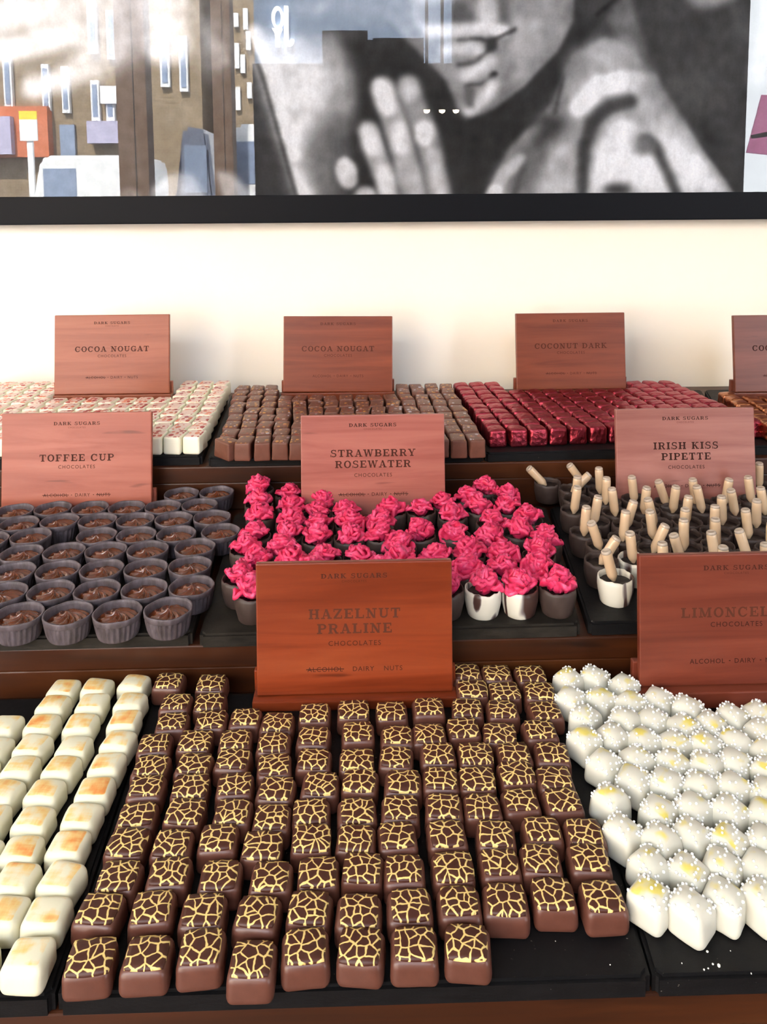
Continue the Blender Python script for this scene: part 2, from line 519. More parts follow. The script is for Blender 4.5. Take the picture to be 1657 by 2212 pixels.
def slate(label, corners, z, m, bev=.002):
    """corners: front left, front right, back right, back left, as world (x, y)."""
    bm = bmesh.new()
    c = Vector((sum(p[0] for p in corners) / 4, sum(p[1] for p in corners) / 4, 0))
    lo = [bm.verts.new((p[0] - c.x, p[1] - c.y, 0)) for p in corners]
    hi = [bm.verts.new((p[0] - c.x, p[1] - c.y, TH)) for p in corners]
    bm.faces.new(lo[::-1]); bm.faces.new(hi)
    for i in range(4):
        j = (i + 1) % 4
        bm.faces.new((lo[i], lo[j], hi[j], hi[i]))
    up = [e for e in bm.edges if abs(e.verts[0].co.z - e.verts[1].co.z) > .005]
    bmesh.ops.bevel(bm, geom=up, offset=.003, segments=3, affect='EDGES')
    top = [e for e in bm.edges if e.verts[0].co.z > TH - 1e-5 and e.verts[1].co.z > TH - 1e-5]
    bmesh.ops.bevel(bm, geom=top, offset=bev, segments=2, affect='EDGES')
    o = link('slate_tray', bm_mesh('slate_tray', bm), m)
    o.location = (c.x, c.y, z - TH + .0002)
    tag(o, label, 'slate tray', 'slate trays on the stand')
def P(h, *px):
    back = {H_F: Y_R1 - .001, H_M: Y_R2 - .001, H_T: WALL_Y - .022}[h]
    return [(x, min(y, back)) for x, y in (un(x, y, h) for x, y in px)]
slate('black slate tray under the orange-topped white chocolates', P(H_F, (-330, 2170), (114, 2152), (330, 1500), (-60, 1510)), zf, M['slate'])
slate('wide black slate tray under the crackle-print milk chocolates', P(H_F, (121, 2152), (1408, 2112), (1222, 1482), (334, 1500)), zf, M['slate'])
slate('black slate tray under the pearl-sprinkled white chocolates', P(H_F, (1413, 2112), (2050, 2094), (1720, 1468), (1227, 1482)), zf, M['slate'])
slate('greyish brown slate tray under the toffee-filled cups', P(H_M, (-260, 1386), (414, 1368), (490, 1108), (-120, 1118)), zm, M['slate_brown'])
slate('brown slate tray under the pink rose-topped cups', P(H_M, (430, 1372), (1254, 1348), (1180, 1094), (508, 1108)), zm, M['slate_brown'])
slate('black slate tray under the cups that hold pipettes', P(H_M, (1272, 1346), (1950, 1326), (1760, 1078), (1188, 1094)), zm, M['slate'])
slate('black slate tray under the red-dotted white cubes', P(H_T, (-330, 1000), (436, 985), (492, 852), (-200, 862)), zt, M['slate'])
slate('black slate tray under the flecked brown nougat cubes', P(H_T, (450, 989), (1044, 979), (985, 848), (500, 852)), zt, M['slate'])
slate('black slate tray under the red foil-wrapped cubes', P(H_T, (1049, 979), (1590, 965), (1515, 842), (990, 848)), zt, M['slate'])
slate('black slate tray under the copper foil-wrapped cubes', P(H_T, (1596, 965), (2100, 952), (1980, 836), (1522, 842)), zt, M['slate'])

# ------------------------------------------------------------------ slab lettering
def rect(x0, y0, x1, y1): return [(x0, y0), (x1, y0), (x1, y1), (x0, y1)]
def bar(x0, y0, x1, y1, w):                 # slanted bar with level ends
    return [(x0 - w / 2, y0), (x0 + w / 2, y0), (x1 + w / 2, y1), (x1 - w / 2, y1)]
def arc(cx, cy, rx, ry, a0, a1, tx, ty, n=14):
    out = []
    for i in range(n):
        qs = []
        for k, q in ((i, 0), (i + 1, 0), (i + 1, 1), (i, 1)):
            a = math.radians(a0 + (a1 - a0) * k / n)
            qs.append((cx + (rx - q * tx) * math.cos(a), cy + (ry - q * ty) * math.sin(a)))
        out.append(qs)
    return out
TK, TN = .23, .125
def ser(x, y, w=.42, up=False):             # slab serif centred at x, at the foot or the head
    return rect(x - w / 2, y - (TN if up else 0), x + w / 2, y + (0 if up else TN))
def stem_(x, w=TK): return rect(x - w / 2, 0, x + w / 2, 1)
def glyph(ch):
    if ch == ' ': return [], .45
    if ch == 'I': return [stem_(.24), ser(.24, 0, .46), ser(.24, 1, .46, True)], .48
    if ch == 'H': return [stem_(.23), stem_(.79), rect(.23, .45, .79, .55), ser(.23, 0), ser(.79, 0), ser(.23, 1, .42, True), ser(.79, 1, .42, True)], 1.02
    if ch == 'N': return [stem_(.22, .11), stem_(.82, .11), bar(.80, 0, .20, 1, .24), ser(.22, 0), ser(.15, 1, .3, True), ser(.82, 1, .42, True)], 1.04
    if ch == 'L': return [stem_(.23), ser(.23, 1, .46, True), rect(.02, 0, .84, TN), rect(.74, 0, .84, .34)], .87
    if ch in 'EF':
        g = [stem_(.23), rect(.02, 1 - TN, .80, 1), rect(.70, .70, .80, 1), rect(.23, .46, .58, .55), rect(.53, .36, .61, .65)]
        g += [rect(.02, 0, .84, TN), rect(.74, 0, .84, .32)] if ch == 'E' else [ser(.23, 0, .5)]
        return g, .87
    if ch == 'T': return [stem_(.45), ser(.45, 0, .48), rect(.02, 1 - TN, .88, 1), rect(.02, .66, .11, 1), rect(.79, .66, .88, 1)], .90
    if ch == 'K': return [stem_(.23), ser(.23, 0), ser(.23, 1, .42, True), bar(.30, .40, .74, 1, .11), bar(.80, 0, .46, .58, .22), ser(.82, 0, .40), ser(.76, 1, .36, True)], 1.02
    if ch == 'D': return [stem_(.23), rect(.02, 0, .45, TN), rect(.02, 1 - TN, .45, 1)] + arc(.42, .5, .52, .5, -90, 90, .21, TN), .97
    if ch in 'PRB':
        g = [stem_(.23), rect(.02, 1 - TN, .55, 1), rect(.23, .43, .55, .43 + TN)] + arc(.53, .715, .33, .285, -90, 90, .19, TN)
        if ch == 'P': g.append(ser(.23, 0, .48))
        if ch == 'R': g += [ser(.23, 0, .42), bar(.80, 0, .58, .46, .21), ser(.84, 0, .24)]
        if ch == 'B': g += [rect(.02, 0, .56, TN)] + arc(.55, .265, .36, .265, -90, 90, .2, TN)
        return g, {'P': .88, 'R': .99, 'B': .93}[ch]
    if ch == 'U': return [rect(.13, .3, .33, 1), rect(.74, .3, .84, 1), ser(.23, 1, .42, True), ser(.79, 1, .36, True)] + arc(.485, .32, .355, .32, 180, 360, .16, TN + .03), .99
    if ch == 'M': return [stem_(.21, .11), stem_(1.02, .2), bar(.60, .05, .25, 1, .21), bar(.60, .05, .97, 1, .10), ser(.21, 0, .38), ser(1.02, 0), ser(.16, 1, .3, True), ser(1.06, 1, .34, True)], 1.26
    if ch == 'W': return [bar(.40, 0, .16, 1, .2), bar(.40, 0, .66, 1, .10), bar(.92, 0, .66, 1, .2), bar(.92, 0, 1.16, 1, .10), ser(.16, 1, .38, True), ser(.66, 1, .3, True), ser(1.16, 1, .34, True)], 1.30
    if ch == 'A': return [bar(.16, 0, .47, 1, .10), bar(.80, 0, .47, 1, .22), rect(.24, .28, .72, .37), ser(.17, 0, .36), ser(.80, 0, .42)], .98
    if ch == 'Y': return [rect(.38, 0, .58, .48), bar(.46, .42, .16, 1, .22), bar(.52, .42, .80, 1, .10), ser(.48, 0, .46), ser(.16, 1, .38, True), ser(.80, 1, .34, True)], .96
    if ch == 'Z': return [rect(.04, 1 - TN, .80, 1), rect(.04, 0, .82, TN), bar(.16, TN, .66, 1 - TN, .24), rect(.04, .68, .13, 1), rect(.74, 0, .83, .34)], .86
    if ch == 'O': return arc(.48, .5, .46, .52, 0, 360, .21, TN, 30), .96
    if ch in 'CG':
        g = arc(.48, .5, .46, .52, 42, 320, .21, TN, 26) + [rect(.77, .64, .86, 1)]
        if ch == 'G': g += [rect(.68, .02, .86, .42), rect(.56, .38, .94, .47)]
        else: g += [bar(.74, .14, .86, .30, .10)]
        return g, .95
    if ch == 'S':
        return (arc(.42, .735, .34, .285, 40, 270, .15, TN) + arc(.42, .275, .37, .295, -140, 90, .16, TN)
                + [rect(.64, .70, .73, 1), rect(.03, 0, .12, .32)]), .83
    return [], .5
def slab_text(text, size, spacing=.12, wide=1.0):
    """polygons of a centred line with capitals of the given height."""
    polys, x = [], 0
    for ch in text:
        g, w = glyph(ch)
        polys += [[(px + x, py) for px, py in p] for p in g]
        x += w + spacing
    x -= spacing
    return [[((px - x / 2) * size * wide, py * size) for px, py in p] for p in polys], x * size * wide
def sans_polys(text, size, spacing=1.15):
    cu = bpy.data.curves.new('t', 'FONT')
    cu.body = text; cu.size = size / .72; cu.space_character = spacing
    cu.resolution_u = 3
    o = bpy.data.objects.new('t', cu)
    COL.objects.link(o)
    bpy.context.view_layer.update()
    me = bpy.data.meshes.new_from_object(o.evaluated_get(bpy.context.evaluated_depsgraph_get()))
    bpy.data.objects.remove(o)
    v = [(q.co.x, q.co.y) for q in me.vertices]
    x0, x1 = min(a for a, b in v), max(a for a, b in v)
    out = [[(v[i][0] - (x0 + x1) / 2, v[i][1]) for i in p.vertices] for p in me.polygons]
    bpy.data.meshes.remove(me)
    return out, x1 - x0
def flat_mesh(name, polys, y):
    """polygons in the sign's face (x, z), laid at depth y; duplicate coplanar pieces are stepped by a hair so that they never fight."""
    vs, fs = [], []
    for k, p in enumerate(polys):
        b = len(vs)
        yy = y - (k % 7) * 2e-6
        vs += [(a, yy, c) for a, c in p]
        ar = sum(p[i][0] * p[(i + 1) % len(p)][1] - p[(i + 1) % len(p)][0] * p[i][1] for i in range(len(p)))
        f = tuple(range(b, b + len(p)))
        fs.append(f if ar > 0 else f[::-1])
    return mesh(name, vs, fs)
def shift(polys, dx, dz): return [[(a + dx, c + dz) for a, c in p] for p in polys]

SW = 0.158
def sign(xl, xr, ytop, h, title, allergens, wood_m, inks, label, lean=math.radians(8), SW=.158, hgt=None, least=.009, lip=.003, tilt=0.0, two=False, shop=True, yb=None):
    """a wooden name board, placed by its width and its top edge; h is the level it stands on."""
    hgt = hgt or SW * .693
    zc = F * SW / (xr - xl)
    pc = (xl + xr) / 2
    # depth along the axis -> distance on the ground
    d = dir_w(pc, ytop + (xr - xl) * .68)
    ax = Vector((math.sin(YAW) * math.cos(PITCH), math.cos(YAW) * math.cos(PITCH), -math.sin(PITCH)))
    y = d.y * zc / d.dot(ax)
    dt = dir_w(pc, ytop)
    yy = y + hgt * math.sin(lean)
    room = CZ + dt.z * yy / dt.y - (CZ - h)
    foot = room - hgt * math.cos(lean)
    if foot < least:
        foot = least
        hgt = (room - foot) / math.cos(lean)
    x = d.x * y / d.y
    print('SIGN', title, 'y %.3f foot %.4f hgt %.4f' % (y, foot, hgt))
    r = empty('sign_board', (x, y, CZ - h), 0)
    tag(r, label, 'sign', 'wooden name signs')
    tilt_m = Matrix.Translation((0, 0, foot)) @ Matrix.Rotation(-lean, 4, 'X') @ Matrix.Rotation(tilt, 4, 'Y')
    bm = bmesh.new()
    T = .006
    box_bm(bm, -SW / 2, SW / 2, 0, T, 0, hgt, .0012, 2)
    o = link('board', bm_mesh('board', bm), wood_m, r); o.matrix_local = tilt_m
    def put(name, polys, ink):
        q = link(name, flat_mesh(name, polys, -.00012), M[ink], r); q.matrix_local = tilt_m
    at = lambda f: hgt - (1 - f) * SW * .693    # heights on the board are kept from its top edge
    p, w = slab_text('DARK SUGARS', .0037, .16, 1.22)
    polys = shift(p, 0, at(.883))
    put('shop_lettering', polys, inks[0])
    p, w = sans_polys('CHOCOLATES', .0018, 1.3)
    put('small_lettering', shift(p, 0, at(.852)), inks[3])
    lines = title.split('/')
    s = .0078
    polys = []
    for i, t in enumerate(lines):
        p, w = slab_text(t, s, .15, 1.08)
        zz = at(.535 if len(lines) == 1 else (.585, .475)[i])
        polys += shift(p, 0, zz)
    put('title_lettering', polys, inks[1])
    p, w = sans_polys('CHOCOLATES', .0040, 1.22)
    put('subtitle_lettering', shift(p, 0, at(.465 if len(lines) == 1 else .385)), inks[2])
    # allergen line: struck words carry a bar through them
    polys, xx = [], 0
    gap = .008
    ws = []
    for t, struck in allergens:
        p, w = sans_polys(t, .0038, 1.18)
        ws.append((p, w, struck))
    tot = sum(w for _, w, _ in ws) + gap * (len(ws) - 1)
    xx = -tot / 2
    for i, (p, w, struck) in enumerate(ws):
        polys += shift(p, xx + w / 2, at(.195))
        if struck:
            polys.append(rect(xx - .001, at(.195) + .0015, xx + w + .001, at(.195) + .0022))
        if i < len(ws) - 1 and shop:
            polys.append(rect(xx + w + gap * .42, at(.195) + .0015, xx + w + gap * .58, at(.195) + .0022))
        xx += w + gap
    put('allergen_lettering', polys, inks[2])
    bm = bmesh.new()
    e = .0006
    box_bm(bm, -SW / 2 - .003, SW / 2 + .003, -lip, .012, 0, foot - e, .0012)
    box_bm(bm, -SW / 2 - .003, SW / 2 + .003, .0085, .0145, foot - .004, foot + .016, .0012)
    link('foot_block', bm_mesh('foot_block', bm), wood_m, r)
    return r
S, K = True, False
sign(118, 365, 680, H_T, 'COCOA NOUGAT', [('ALCOHOL', S), ('DAIRY', K), ('NUTS', K)], M['w_cocoa'], ('ink_mid', 'ink_mid', 'ink_mid', 'ink_faint'),
     'orange-brown wooden sign reading COCOA NOUGAT behind the red-dotted white cubes', SW=.1665)
sign(612, 848, 683, H_T, 'COCOA NOUGAT', [('ALCOHOL', K), ('DAIRY', K), ('NUTS', K)], M['w_nougat'], ('ink_faint', 'ink_faint', 'ink_faint', 'w_nougat'),
     'reddish wooden sign with faded COCOA NOUGAT behind the flecked brown cubes', SW=.161, tilt=math.radians(.6))
sign(1116, 1354, 676, H_T, 'COCONUT DARK', [('ALCOHOL', S), ('DAIRY', K), ('NUTS', S)], M['w_coco'], ('ink_faint', 'ink_faint', 'ink_faint', 'w_coco'),
     'brown wooden sign with faded COCONUT DARK behind the red foil cubes', SW=.163)
sign(1587, 1826, 680, H_T, 'COCONUT MILK', [('ALCOHOL', S), ('DAIRY', K), ('NUTS', S)], M['w_edge'], ('ink_faint', 'ink_dark', 'ink_mid', 'w_edge'),
     'wooden sign cut off by the picture edge behind the copper foil cubes')
sign(5, 327, 891, H_M, 'TOFFEE CUP', [('ALCOHOL', S), ('DAIRY', K), ('NUTS', S)], M['w_toffee'], ('ink_mid', 'ink_mid', 'ink_mid', 'ink_pink'),
     'salmon-coloured wooden sign reading TOFFEE CUP among the toffee-filled cups', SW=.1690)
sign(651, 963, 896, H_M, 'STRAWBERRY/ROSEWATER', [('ALCOHOL', S), ('DAIRY', K), ('NUTS', S)], M['w_straw'], ('ink_dark', 'ink_mid', 'ink_mid', 'ink_pink'),
     'pinkish wooden sign reading STRAWBERRY ROSEWATER behind the pink rose-topped cups')
sign(1333, 1637, 882, H_M, 'IRISH KISS/PIPETTE', [('ALCOHOL', K), ('DAIRY', K), ('NUTS', S)], M['w_irish'], ('ink_dark', 'ink_dark', 'ink_dark', 'ink_pink'),
     'pale stained wooden sign reading IRISH KISS PIPETTE behind the pipettes')
sign(556, 979, 1214, H_F, 'HAZELNUT/PRALINE', [('ALCOHOL', S), ('DAIRY', K), ('NUTS', K)], M['w_hazel'], ('ink_mid', 'ink_faint', 'ink_mid', 'ink_faint'),
     'glossy orange wooden sign reading HAZELNUT PRALINE among crackle-print chocolates', shop=False, lean=math.radians(5), SW=.1545, lip=.007)
sign(1380, 1803, 1196, H_F, 'LIMONCELLO', [('ALCOHOL', K), ('DAIRY', K), ('NUTS', K)], M['w_limon'], ('ink_mid', 'ink_faint', 'ink_dark', 'ink_faint'),
     'dark reddish wooden sign on foot reading LIMONCELLO above the pearl-sprinkled whites', lean=math.radians(5), SW=.1545, least=.014, lip=.008)

# ------------------------------------------------------------------ moulded pieces
def rbox(w, d, h, r, taper=0.0, dome=0.0, amp=0.0, seed=0, foot=0.0, sag=0.0):
    """verts, faces of a rounded block that stands on z = 0."""
    a = Vector((w / 2, d / 2, h / 2))
    def ts(k):
        k = min(k, .95)
        q = [-1, -1 + .3 * k, -1 + .65 * k, -1 + k * 1.05]
        m = 1 - k * 1.05
        return q + [-m * .33, m * .33] + [-x for x in q[::-1]]
    T = [ts(r / a[i]) for i in range(3)]
    n = len(T[0])
    ids, vs, fs = {}, [], []
    def vid(i, j, k):
        key = (i, j, k)
        if key not in ids:
            p = Vector((T[0][i] * a.x, T[1][j] * a.y, T[2][k] * a.z))
            c = Vector([max(-(a[q] - r), min(a[q] - r, p[q])) for q in range(3)])
            e = p - c
            if e.length > 1e-9:
                # keep the spacing even along the round
                p = c + e.normalized() * r
            z = p.z + a.z
            s = 1 - taper * z / h
            x, y = p.x * s, p.y * s
            if dome:
                f = max(0, 1 - (p.x / a.x) ** 2) * max(0, 1 - (p.y / a.y) ** 2)
                z += dome * f * max(0, p.z / a.z)
            if foot and z < h * .16:
                q = 1 + foot * (1 - z / (h * .16)) * (1 + 1.2 * mnoise.noise(Vector((x * 260, y * 260, seed))))
                x *= q; y *= q
            if amp:
                v = Vector((x * 70 + seed * 7.3, y * 70 - seed * 3.1, z * 70))
                dv = mnoise.noise_vector(v) * amp
                x += dv.x; y += dv.y
                z += dv.z * min(1, z / h * 3) if z > 1e-6 else 0
            vs.append((x, y, max(0, z)))
            ids[key] = len(vs) - 1
        return ids[key]
    R = range(n - 1)
    for i in R:
        for j in R:
            fs.append((vid(i, j, 0), vid(i, j + 1, 0), vid(i + 1, j + 1, 0), vid(i + 1, j, 0)))
            e = n - 1
            fs.append((vid(i, j, e), vid(i + 1, j, e), vid(i + 1, j + 1, e), vid(i, j + 1, e)))
            fs.append((vid(i, 0, j), vid(i + 1, 0, j), vid(i + 1, 0, j + 1), vid(i, 0, j + 1)))
            fs.append((vid(i, e, j), vid(i, e, j + 1), vid(i + 1, e, j + 1), vid(i + 1, e, j)))
            fs.append((vid(0, i, j), vid(0, i, j + 1), vid(0, i + 1, j + 1), vid(0, i + 1, j)))
            fs.append((vid(e, i, j), vid(e, i + 1, j), vid(e, i + 1, j + 1), vid(e, i, j + 1)))
    return vs, fs
rnd = random.Random(7)
SIGNS = [(o.location.copy(), o.children[0].dimensions.x / 2) for o in bpy.data.objects if o.name.startswith('sign_board')]
def keep_off(pts, z, rx, ry):               # pieces stand in front of or behind a sign board, never through it
    out = []
    for x, y in pts:
        for l, hw in SIGNS:
            if abs(l.z - z) < 1e-3 and abs(x - l.x) < hw + .004 + rx and l.y - .009 - ry < y < l.y + .022 + ry:
                y = l.y - .009 - ry if y < l.y + .006 else l.y + .022 + ry
        out.append((x, y))
    return out

# --- milk chocolates with a crackle print
GIR = [[(195,2065),(318,2058),(435,2045),(545,2072),(660,2043),(780,2040),(895,2038),(1010,2032)],
[(214,1962),(329,1959),(439,1964),(556,1969),(669,1957),(775,1964),(885,1952),(992,1946),(1092,1940),(1196,1927),(1303,1936)],
[(258,1888),(365,1881),(476,1888),(586,1891),(688,1880),(784,1871),(873,1876),(978,1871),(1080,1862),(1168,1854),(1273,1851)],
[(275,1817),(372,1819),(471,1809),(566,1824),(672,1809),(769,1809),(858,1804),(965,1799),(1071,1801),(1172,1790),(1263,1795)],
[(296,1758),(399,1751),(503,1751),(587,1765),(672,1749),(771,1748),(865,1743),(959,1739),(1042,1739),(1125,1727),(1216,1726)],
[(316,1697),(411,1696),(507,1692),(596,1700),(692,1690),(778,1683),(871,1685),(953,1680),(1030,1680),(1115,1667),(1199,1678)],
[(326,1652),(419,1648),(503,1638),(592,1651),(678,1638),(770,1640),(855,1635),(946,1624),(1027,1626),(1111,1626),(1193,1624)],
[(334,1604),(421,1598),(508,1597),(591,1602),(677,1589),(773,1580),(858,1587),(927,1582),(1002,1569),(1079,1582),(1167,1574)],
[(372,1557),(456,1554),(530,1548),(599,1557),(680,1537),(763,1531),(846,1533),(926,1525),(1010,1526),(1086,1530),(1179,1533)],
[(380,1515),(454,1513),(1020,1486),(1089,1491),(1165,1491)],
[(365,1470),(458,1472),(1008,1449),(1074,1452),(1145,1454)]]
def gir_proto(seed):
    r = random.Random(seed)
    w, d, h = .0252 + r.uniform(-.0006, .0006), .0222 + r.uniform(-.0004, .0004), .0148 + r.uniform(-.0004, .0008)
    vs, fs = rbox(w, d, h, .0042, .05, .0011, .0005, seed, .035)
    o = link('crackle_print_chocolate', mesh('crackle_print_chocolate', vs, fs, True), M['milk'])
    n = 8
    pw, pd = w * .43 * r.uniform(.92, 1.05), d * .43 * r.uniform(.95, 1.06)
    ox, oy = r.uniform(-.0006, .0006), r.uniform(-.0005, .0005)
    vs, fs = [], []
    for k in (0, 1):
        for i in range(n + 1):
            for j in range(n + 1):
                a, b = i / n * 2 - 1, j / n * 2 - 1
                q = 1 - .085 * a * a * b * b
                x, y = a * pw * q + ox, b * pd * q + oy
                sag = max(0, max(abs(x) / (w * .5) - .72, abs(y) / (d * .5) - .72)) * .004
                f = max(0, 1 - (2 * x / w) ** 2) * max(0, 1 - (2 * y / d) ** 2)
                vs.append((x, y, h + .0011 * f - sag + (.00075 if k == 0 else -.0006)))
    N = (n + 1) ** 2
    for i in range(n):
        for j in range(n):
            q = i * (n + 1) + j
            fs.append((q, q + n + 1, q + n + 2, q + 1))
    ring = [i * (n + 1) for i in range(n + 1)] + [n * (n + 1) + j for j in range(1, n + 1)] + [i * (n + 1) + n for i in range(n - 1, -1, -1)] + [j for j in range(n - 1, 0, -1)]
    for i in range(len(ring)):
        a, b = ring[i], ring[(i + 1) % len(ring)]
        fs.append((b, a, a + N, b + N))
    p = link('printed_top', mesh('printed_top', vs, fs, True), M['crackle'], o)
    p['label'] = 'dark printed top crossed by yellow crackle lines'
    return o
def place_all(protos, items, z, name_label, cat, group, rot, jit=0.0):
    """items: (row, place, n, (x, y)); every first use moves the first of the kind itself, later ones are copies."""
    used = set()
    out = []
    for r, c, n, p in items:
        k = rnd.randrange(len(protos))
        o = protos[k] if k not in used else copy_tree(protos[k])
        used.add(k)
        o.location = (p[0], p[1], z)
        o.rotation_euler = (0, 0, rot(r, c))
        tag(o, name_label(r, c, n), cat, group)
        out.append(o)
    for k in range(len(protos)):
        if k not in used:
            for ch in list(protos[k].children): bpy.data.objects.remove(ch)
            bpy.data.objects.remove(protos[k])
    return out
items = []
for r, row in enumerate(GIR):
    pts = keep_off([un(x, y, H_F - .0152) for x, y in row], zf, .0125, .0112)
    for c, p in enumerate(pts):
        items.append((r + 1, c + 1, len(row), p))
place_all([gir_proto(s) for s in range(8)], items, zf,
          lambda r, c, n: f'crackle-printed milk chocolate, {nth(c)} from orange-topped whites, {nth(r)} row from front',
          'chocolate', 'crackle-print milk chocolates', lambda r, c: math.radians(rnd.uniform(-5, 5)) - .012)

# --- white chocolates with an orange brushed top
WO = [[(60,2056),(-62,2072)], [(100,1964),(8,1962),(-85,1985)], [(132,1888),(34,1888),(-60,1895)], [(146,1817),(46,1828),(-45,1835)], [(176,1755),(72,1763),(-25,1760)],
      [(204,1697),(97,1702),(8,1703),(-85,1708)], [(230,1643),(133,1650),(44,1650),(-45,1655)], [(256,1594),(160,1606),(70,1603),(-14,1608)], [(268,1549),(174,1557),(90,1557),(10,1560),(-70,1563)],
      [(282,1510),(199,1512),(115,1515)], [(290,1470),(209,1478),(137,1481)]]
def wo_proto(seed):
    r = random.Random(seed + 50)
    vs, fs = rbox(.0238, .0218, .0155, .0046, .06, .0010, .0009, seed + 20, .03)
    return link('orange_topped_white_chocolate', mesh('orange_topped_white_chocolate', vs, fs, True), M['white_orange'])
items = []
for r, row in enumerate(WO):
    for c, (x, y) in enumerate(row):
        items.append((r + 1, c + 1, len(row), un(x, y, H_F - .0155)))
place_all([wo_proto(s) for s in range(6)], items, zf,
          lambda r, c, n: f'orange-topped white chocolate, {nth(c)} from crackle-printed ones, {nth(r)} row from front',
          'chocolate', 'orange-topped white chocolates', lambda r, c: math.radians(rnd.uniform(-6, 6)) - .10)

# --- white chocolates with sugar pearls
LZ = [(230,180),(415,165),(630,230),(240,320),(460,320),(680,350),(890,330),(1105,400),(350,450),(630,480),(860,470),(1065,540),(1250,500),(1450,480),(1600,420),(350,610),(545,580),(790,620),(1035,640),
      (1230,650),(1440,630),(1620,560),(500,790),(720,750),(1000,760),(1235,800),(1440,770),(1640,690),(690,890),(930,900),(1215,950),(1440,950),(1640,840),(530,1040),(880,1120),(1130,1090),(1430,1120),(1640,985),(1640,1130)]
LP = [(1160 + x / 3.334, 1400 + y / 3.334) for x, y in LZ]
LP += [(1356,1781),(1433,1798),(1494,1790),(1576,1798),(1648,1800),(1410,1847),(1498,1864),(1570,1856),(1640,1860),(1410,1919),(1503,1936),(1572,1923),(1648,1925)]
LP += [(1722,1940),(1715,1870),(1718,1795),(1712,1735),(1705,1680),(1702,1625),(1698,1580)]
def lim_proto(seed):
    r = random.Random(seed + 90)
    w, h = .0212, .0180
    vs, fs = rbox(w, w * 1.06, h, .0048, .07, .0034, .0011, seed + 40, .02)
    o = link('pearl_sprinkled_white_chocolate', mesh('pearl_sprinkled_white_chocolate', vs, fs, True), M['lemon'])
    me = o.data
    tops = [p for p in me.polygons if p.normal.z > .45 and p.center.z > h * .72]
    bm = bmesh.new()
    done = []
    ang = r.uniform(0, 6.28)
    for _ in range(400):
        if len(done) >= 27: break
        p = r.choice(tops)
        q = [me.vertices[i].co for i in p.vertices]
        a, b = r.random(), r.random()
        c = q[0].lerp(q[1], a).lerp(q[3].lerp(q[2], a), b)
        if (c.x * math.cos(ang) + c.y * math.sin(ang)) > w * .28 and r.random() < .8: continue
        if any((c - e).length < .0016 for e in done): continue
        done.append(c.copy())
        bmesh.ops.create_icosphere(bm, subdivisions=1, radius=r.uniform(.00075, .00105), matrix=Matrix.Translation(c + p.normal * .0004))
    s = link('sugar_pearls', bm_mesh('sugar_pearls', bm, True), M['pearl'], o)
    s['kind'] = 'stuff'
    s['label'] = 'tiny white sugar pearls scattered on top'
    return o
pts = keep_off(relax([un(x, y, H_F - .0195) for x, y in LP], .0212, 25), zf, .013, .0135)
place_all([lim_proto(s) for s in range(7)], rows_of(pts, .017), zf,
          lambda r, c, n: f'pearl-sprinkled white chocolate, {nth(c)} from crackle-printed ones, {nth(r)} row from front',
          'chocolate', 'pearl-sprinkled white chocolates', lambda r, c: math.radians(40 + rnd.uniform(-13, 13)))

# --- toffee cups
TZ = [[(-90,1310),(202,1300),(500,1305),(802,1280),(1122,1270)], [(30,1195),(318,1185),(598,1178),(885,1170),(1170,1150)], [(-165,1095),(110,1085),(385,1080),(655,1075),(932,1060),(1205,1045)],
      [(-70,990),(175,980),(452,985),(712,980),(978,970),(1240,955)], [(-10,905),(243,895),(545,890),(798,890),(1055,880),(1295,850)], [(-180,825),(75,825),(338,815),(593,810),(832,810),(1075,795),(1317,770)],
      [(-130,735),(110,730),(353,728),(590,725),(822,725),(1058,710),(1303,695)], [(1125,640),(1348,625)]]
CUP_H, CUP_R = .0195, .0197
def toffee_proto(seed):
    r = random.Random(seed + 11)
    n = 96
    prof = [(.0156, 0), (.0161, .0010), (.0169, .005), (.0177, .0095), (.0184, .0138), (.0188, .0144), (.0193, .0150), (.0195, .0175), (.0197, .0190), (.0194, CUP_H), (.0184, .0194), (.0180, .0170), (.0172, .009)]
    def rf(rr, z, a, k):
        if 1 <= k <= 4: rr += (.0002 if k == 1 else .0008) * math.cos(26 * a)
        return rr + .0002 * math.sin(3 * a + seed), z + (.0003 * math.sin(5 * a + seed) if 7 <= k <= 10 else 0)
    vs, fs = lathe(prof, n, rf)
    root = link('toffee_cup', mesh('toffee_cup', vs, fs, True), M['cup_grey'])
    nr, nt = 20, 72
    R = .0172
    vs, fs = [], []
    ox, oy = r.uniform(-.003, .003), r.uniform(-.003, .003)
    ph, tw = r.uniform(0, 6.28), r.uniform(3.6, 5.0)
    arms = r.choice((8, 9, 9, 10))
    for i in range(nr + 1):
        q = i / nr
        for j in range(nt):
            a = 2 * PI * j / nt
            rr = R * q
            x, y = rr * math.cos(a) + ox * (1 - q) ** 1.3, rr * math.sin(a) + oy * (1 - q) ** 1.3
            wv = math.sin(arms * a + tw * 2.6 * q + ph)
            z = .0126 + .0040 * (1 - q ** 2.2) + .0012 * (abs(wv) ** .7 * (1 if wv > 0 else -1)) * min(1, q * 3.0) * min(1, (1 - q) * 4 + .12)
            z += .0030 * max(0, 1 - q * 4.5) + .0006 * mnoise.noise(Vector((x * 300, y * 300, seed)))
            vs.append((x, y, z))
    for i in range(nr):
        for j in range(nt):
            k = (j + 1) % nt
            fs.append((i * nt + j, (i + 1) * nt + j, (i + 1) * nt + k, i * nt + k))
    s = link('toffee_swirl', mesh('toffee_swirl', vs, fs, True), M['toffee'], root)
    s['label'] = 'glossy brown piped toffee swirl'
    return root
items = []
flat = []
for r, row in enumerate(TZ):
    for c, (x, y) in enumerate(reversed(row)):
        flat.append((r + 1, c + 1, len(row), un(x / 2.959, 860 + y / 2.959, H_M - CUP_H)))
pp = relax([f[3] for f in flat], .0397, 40)
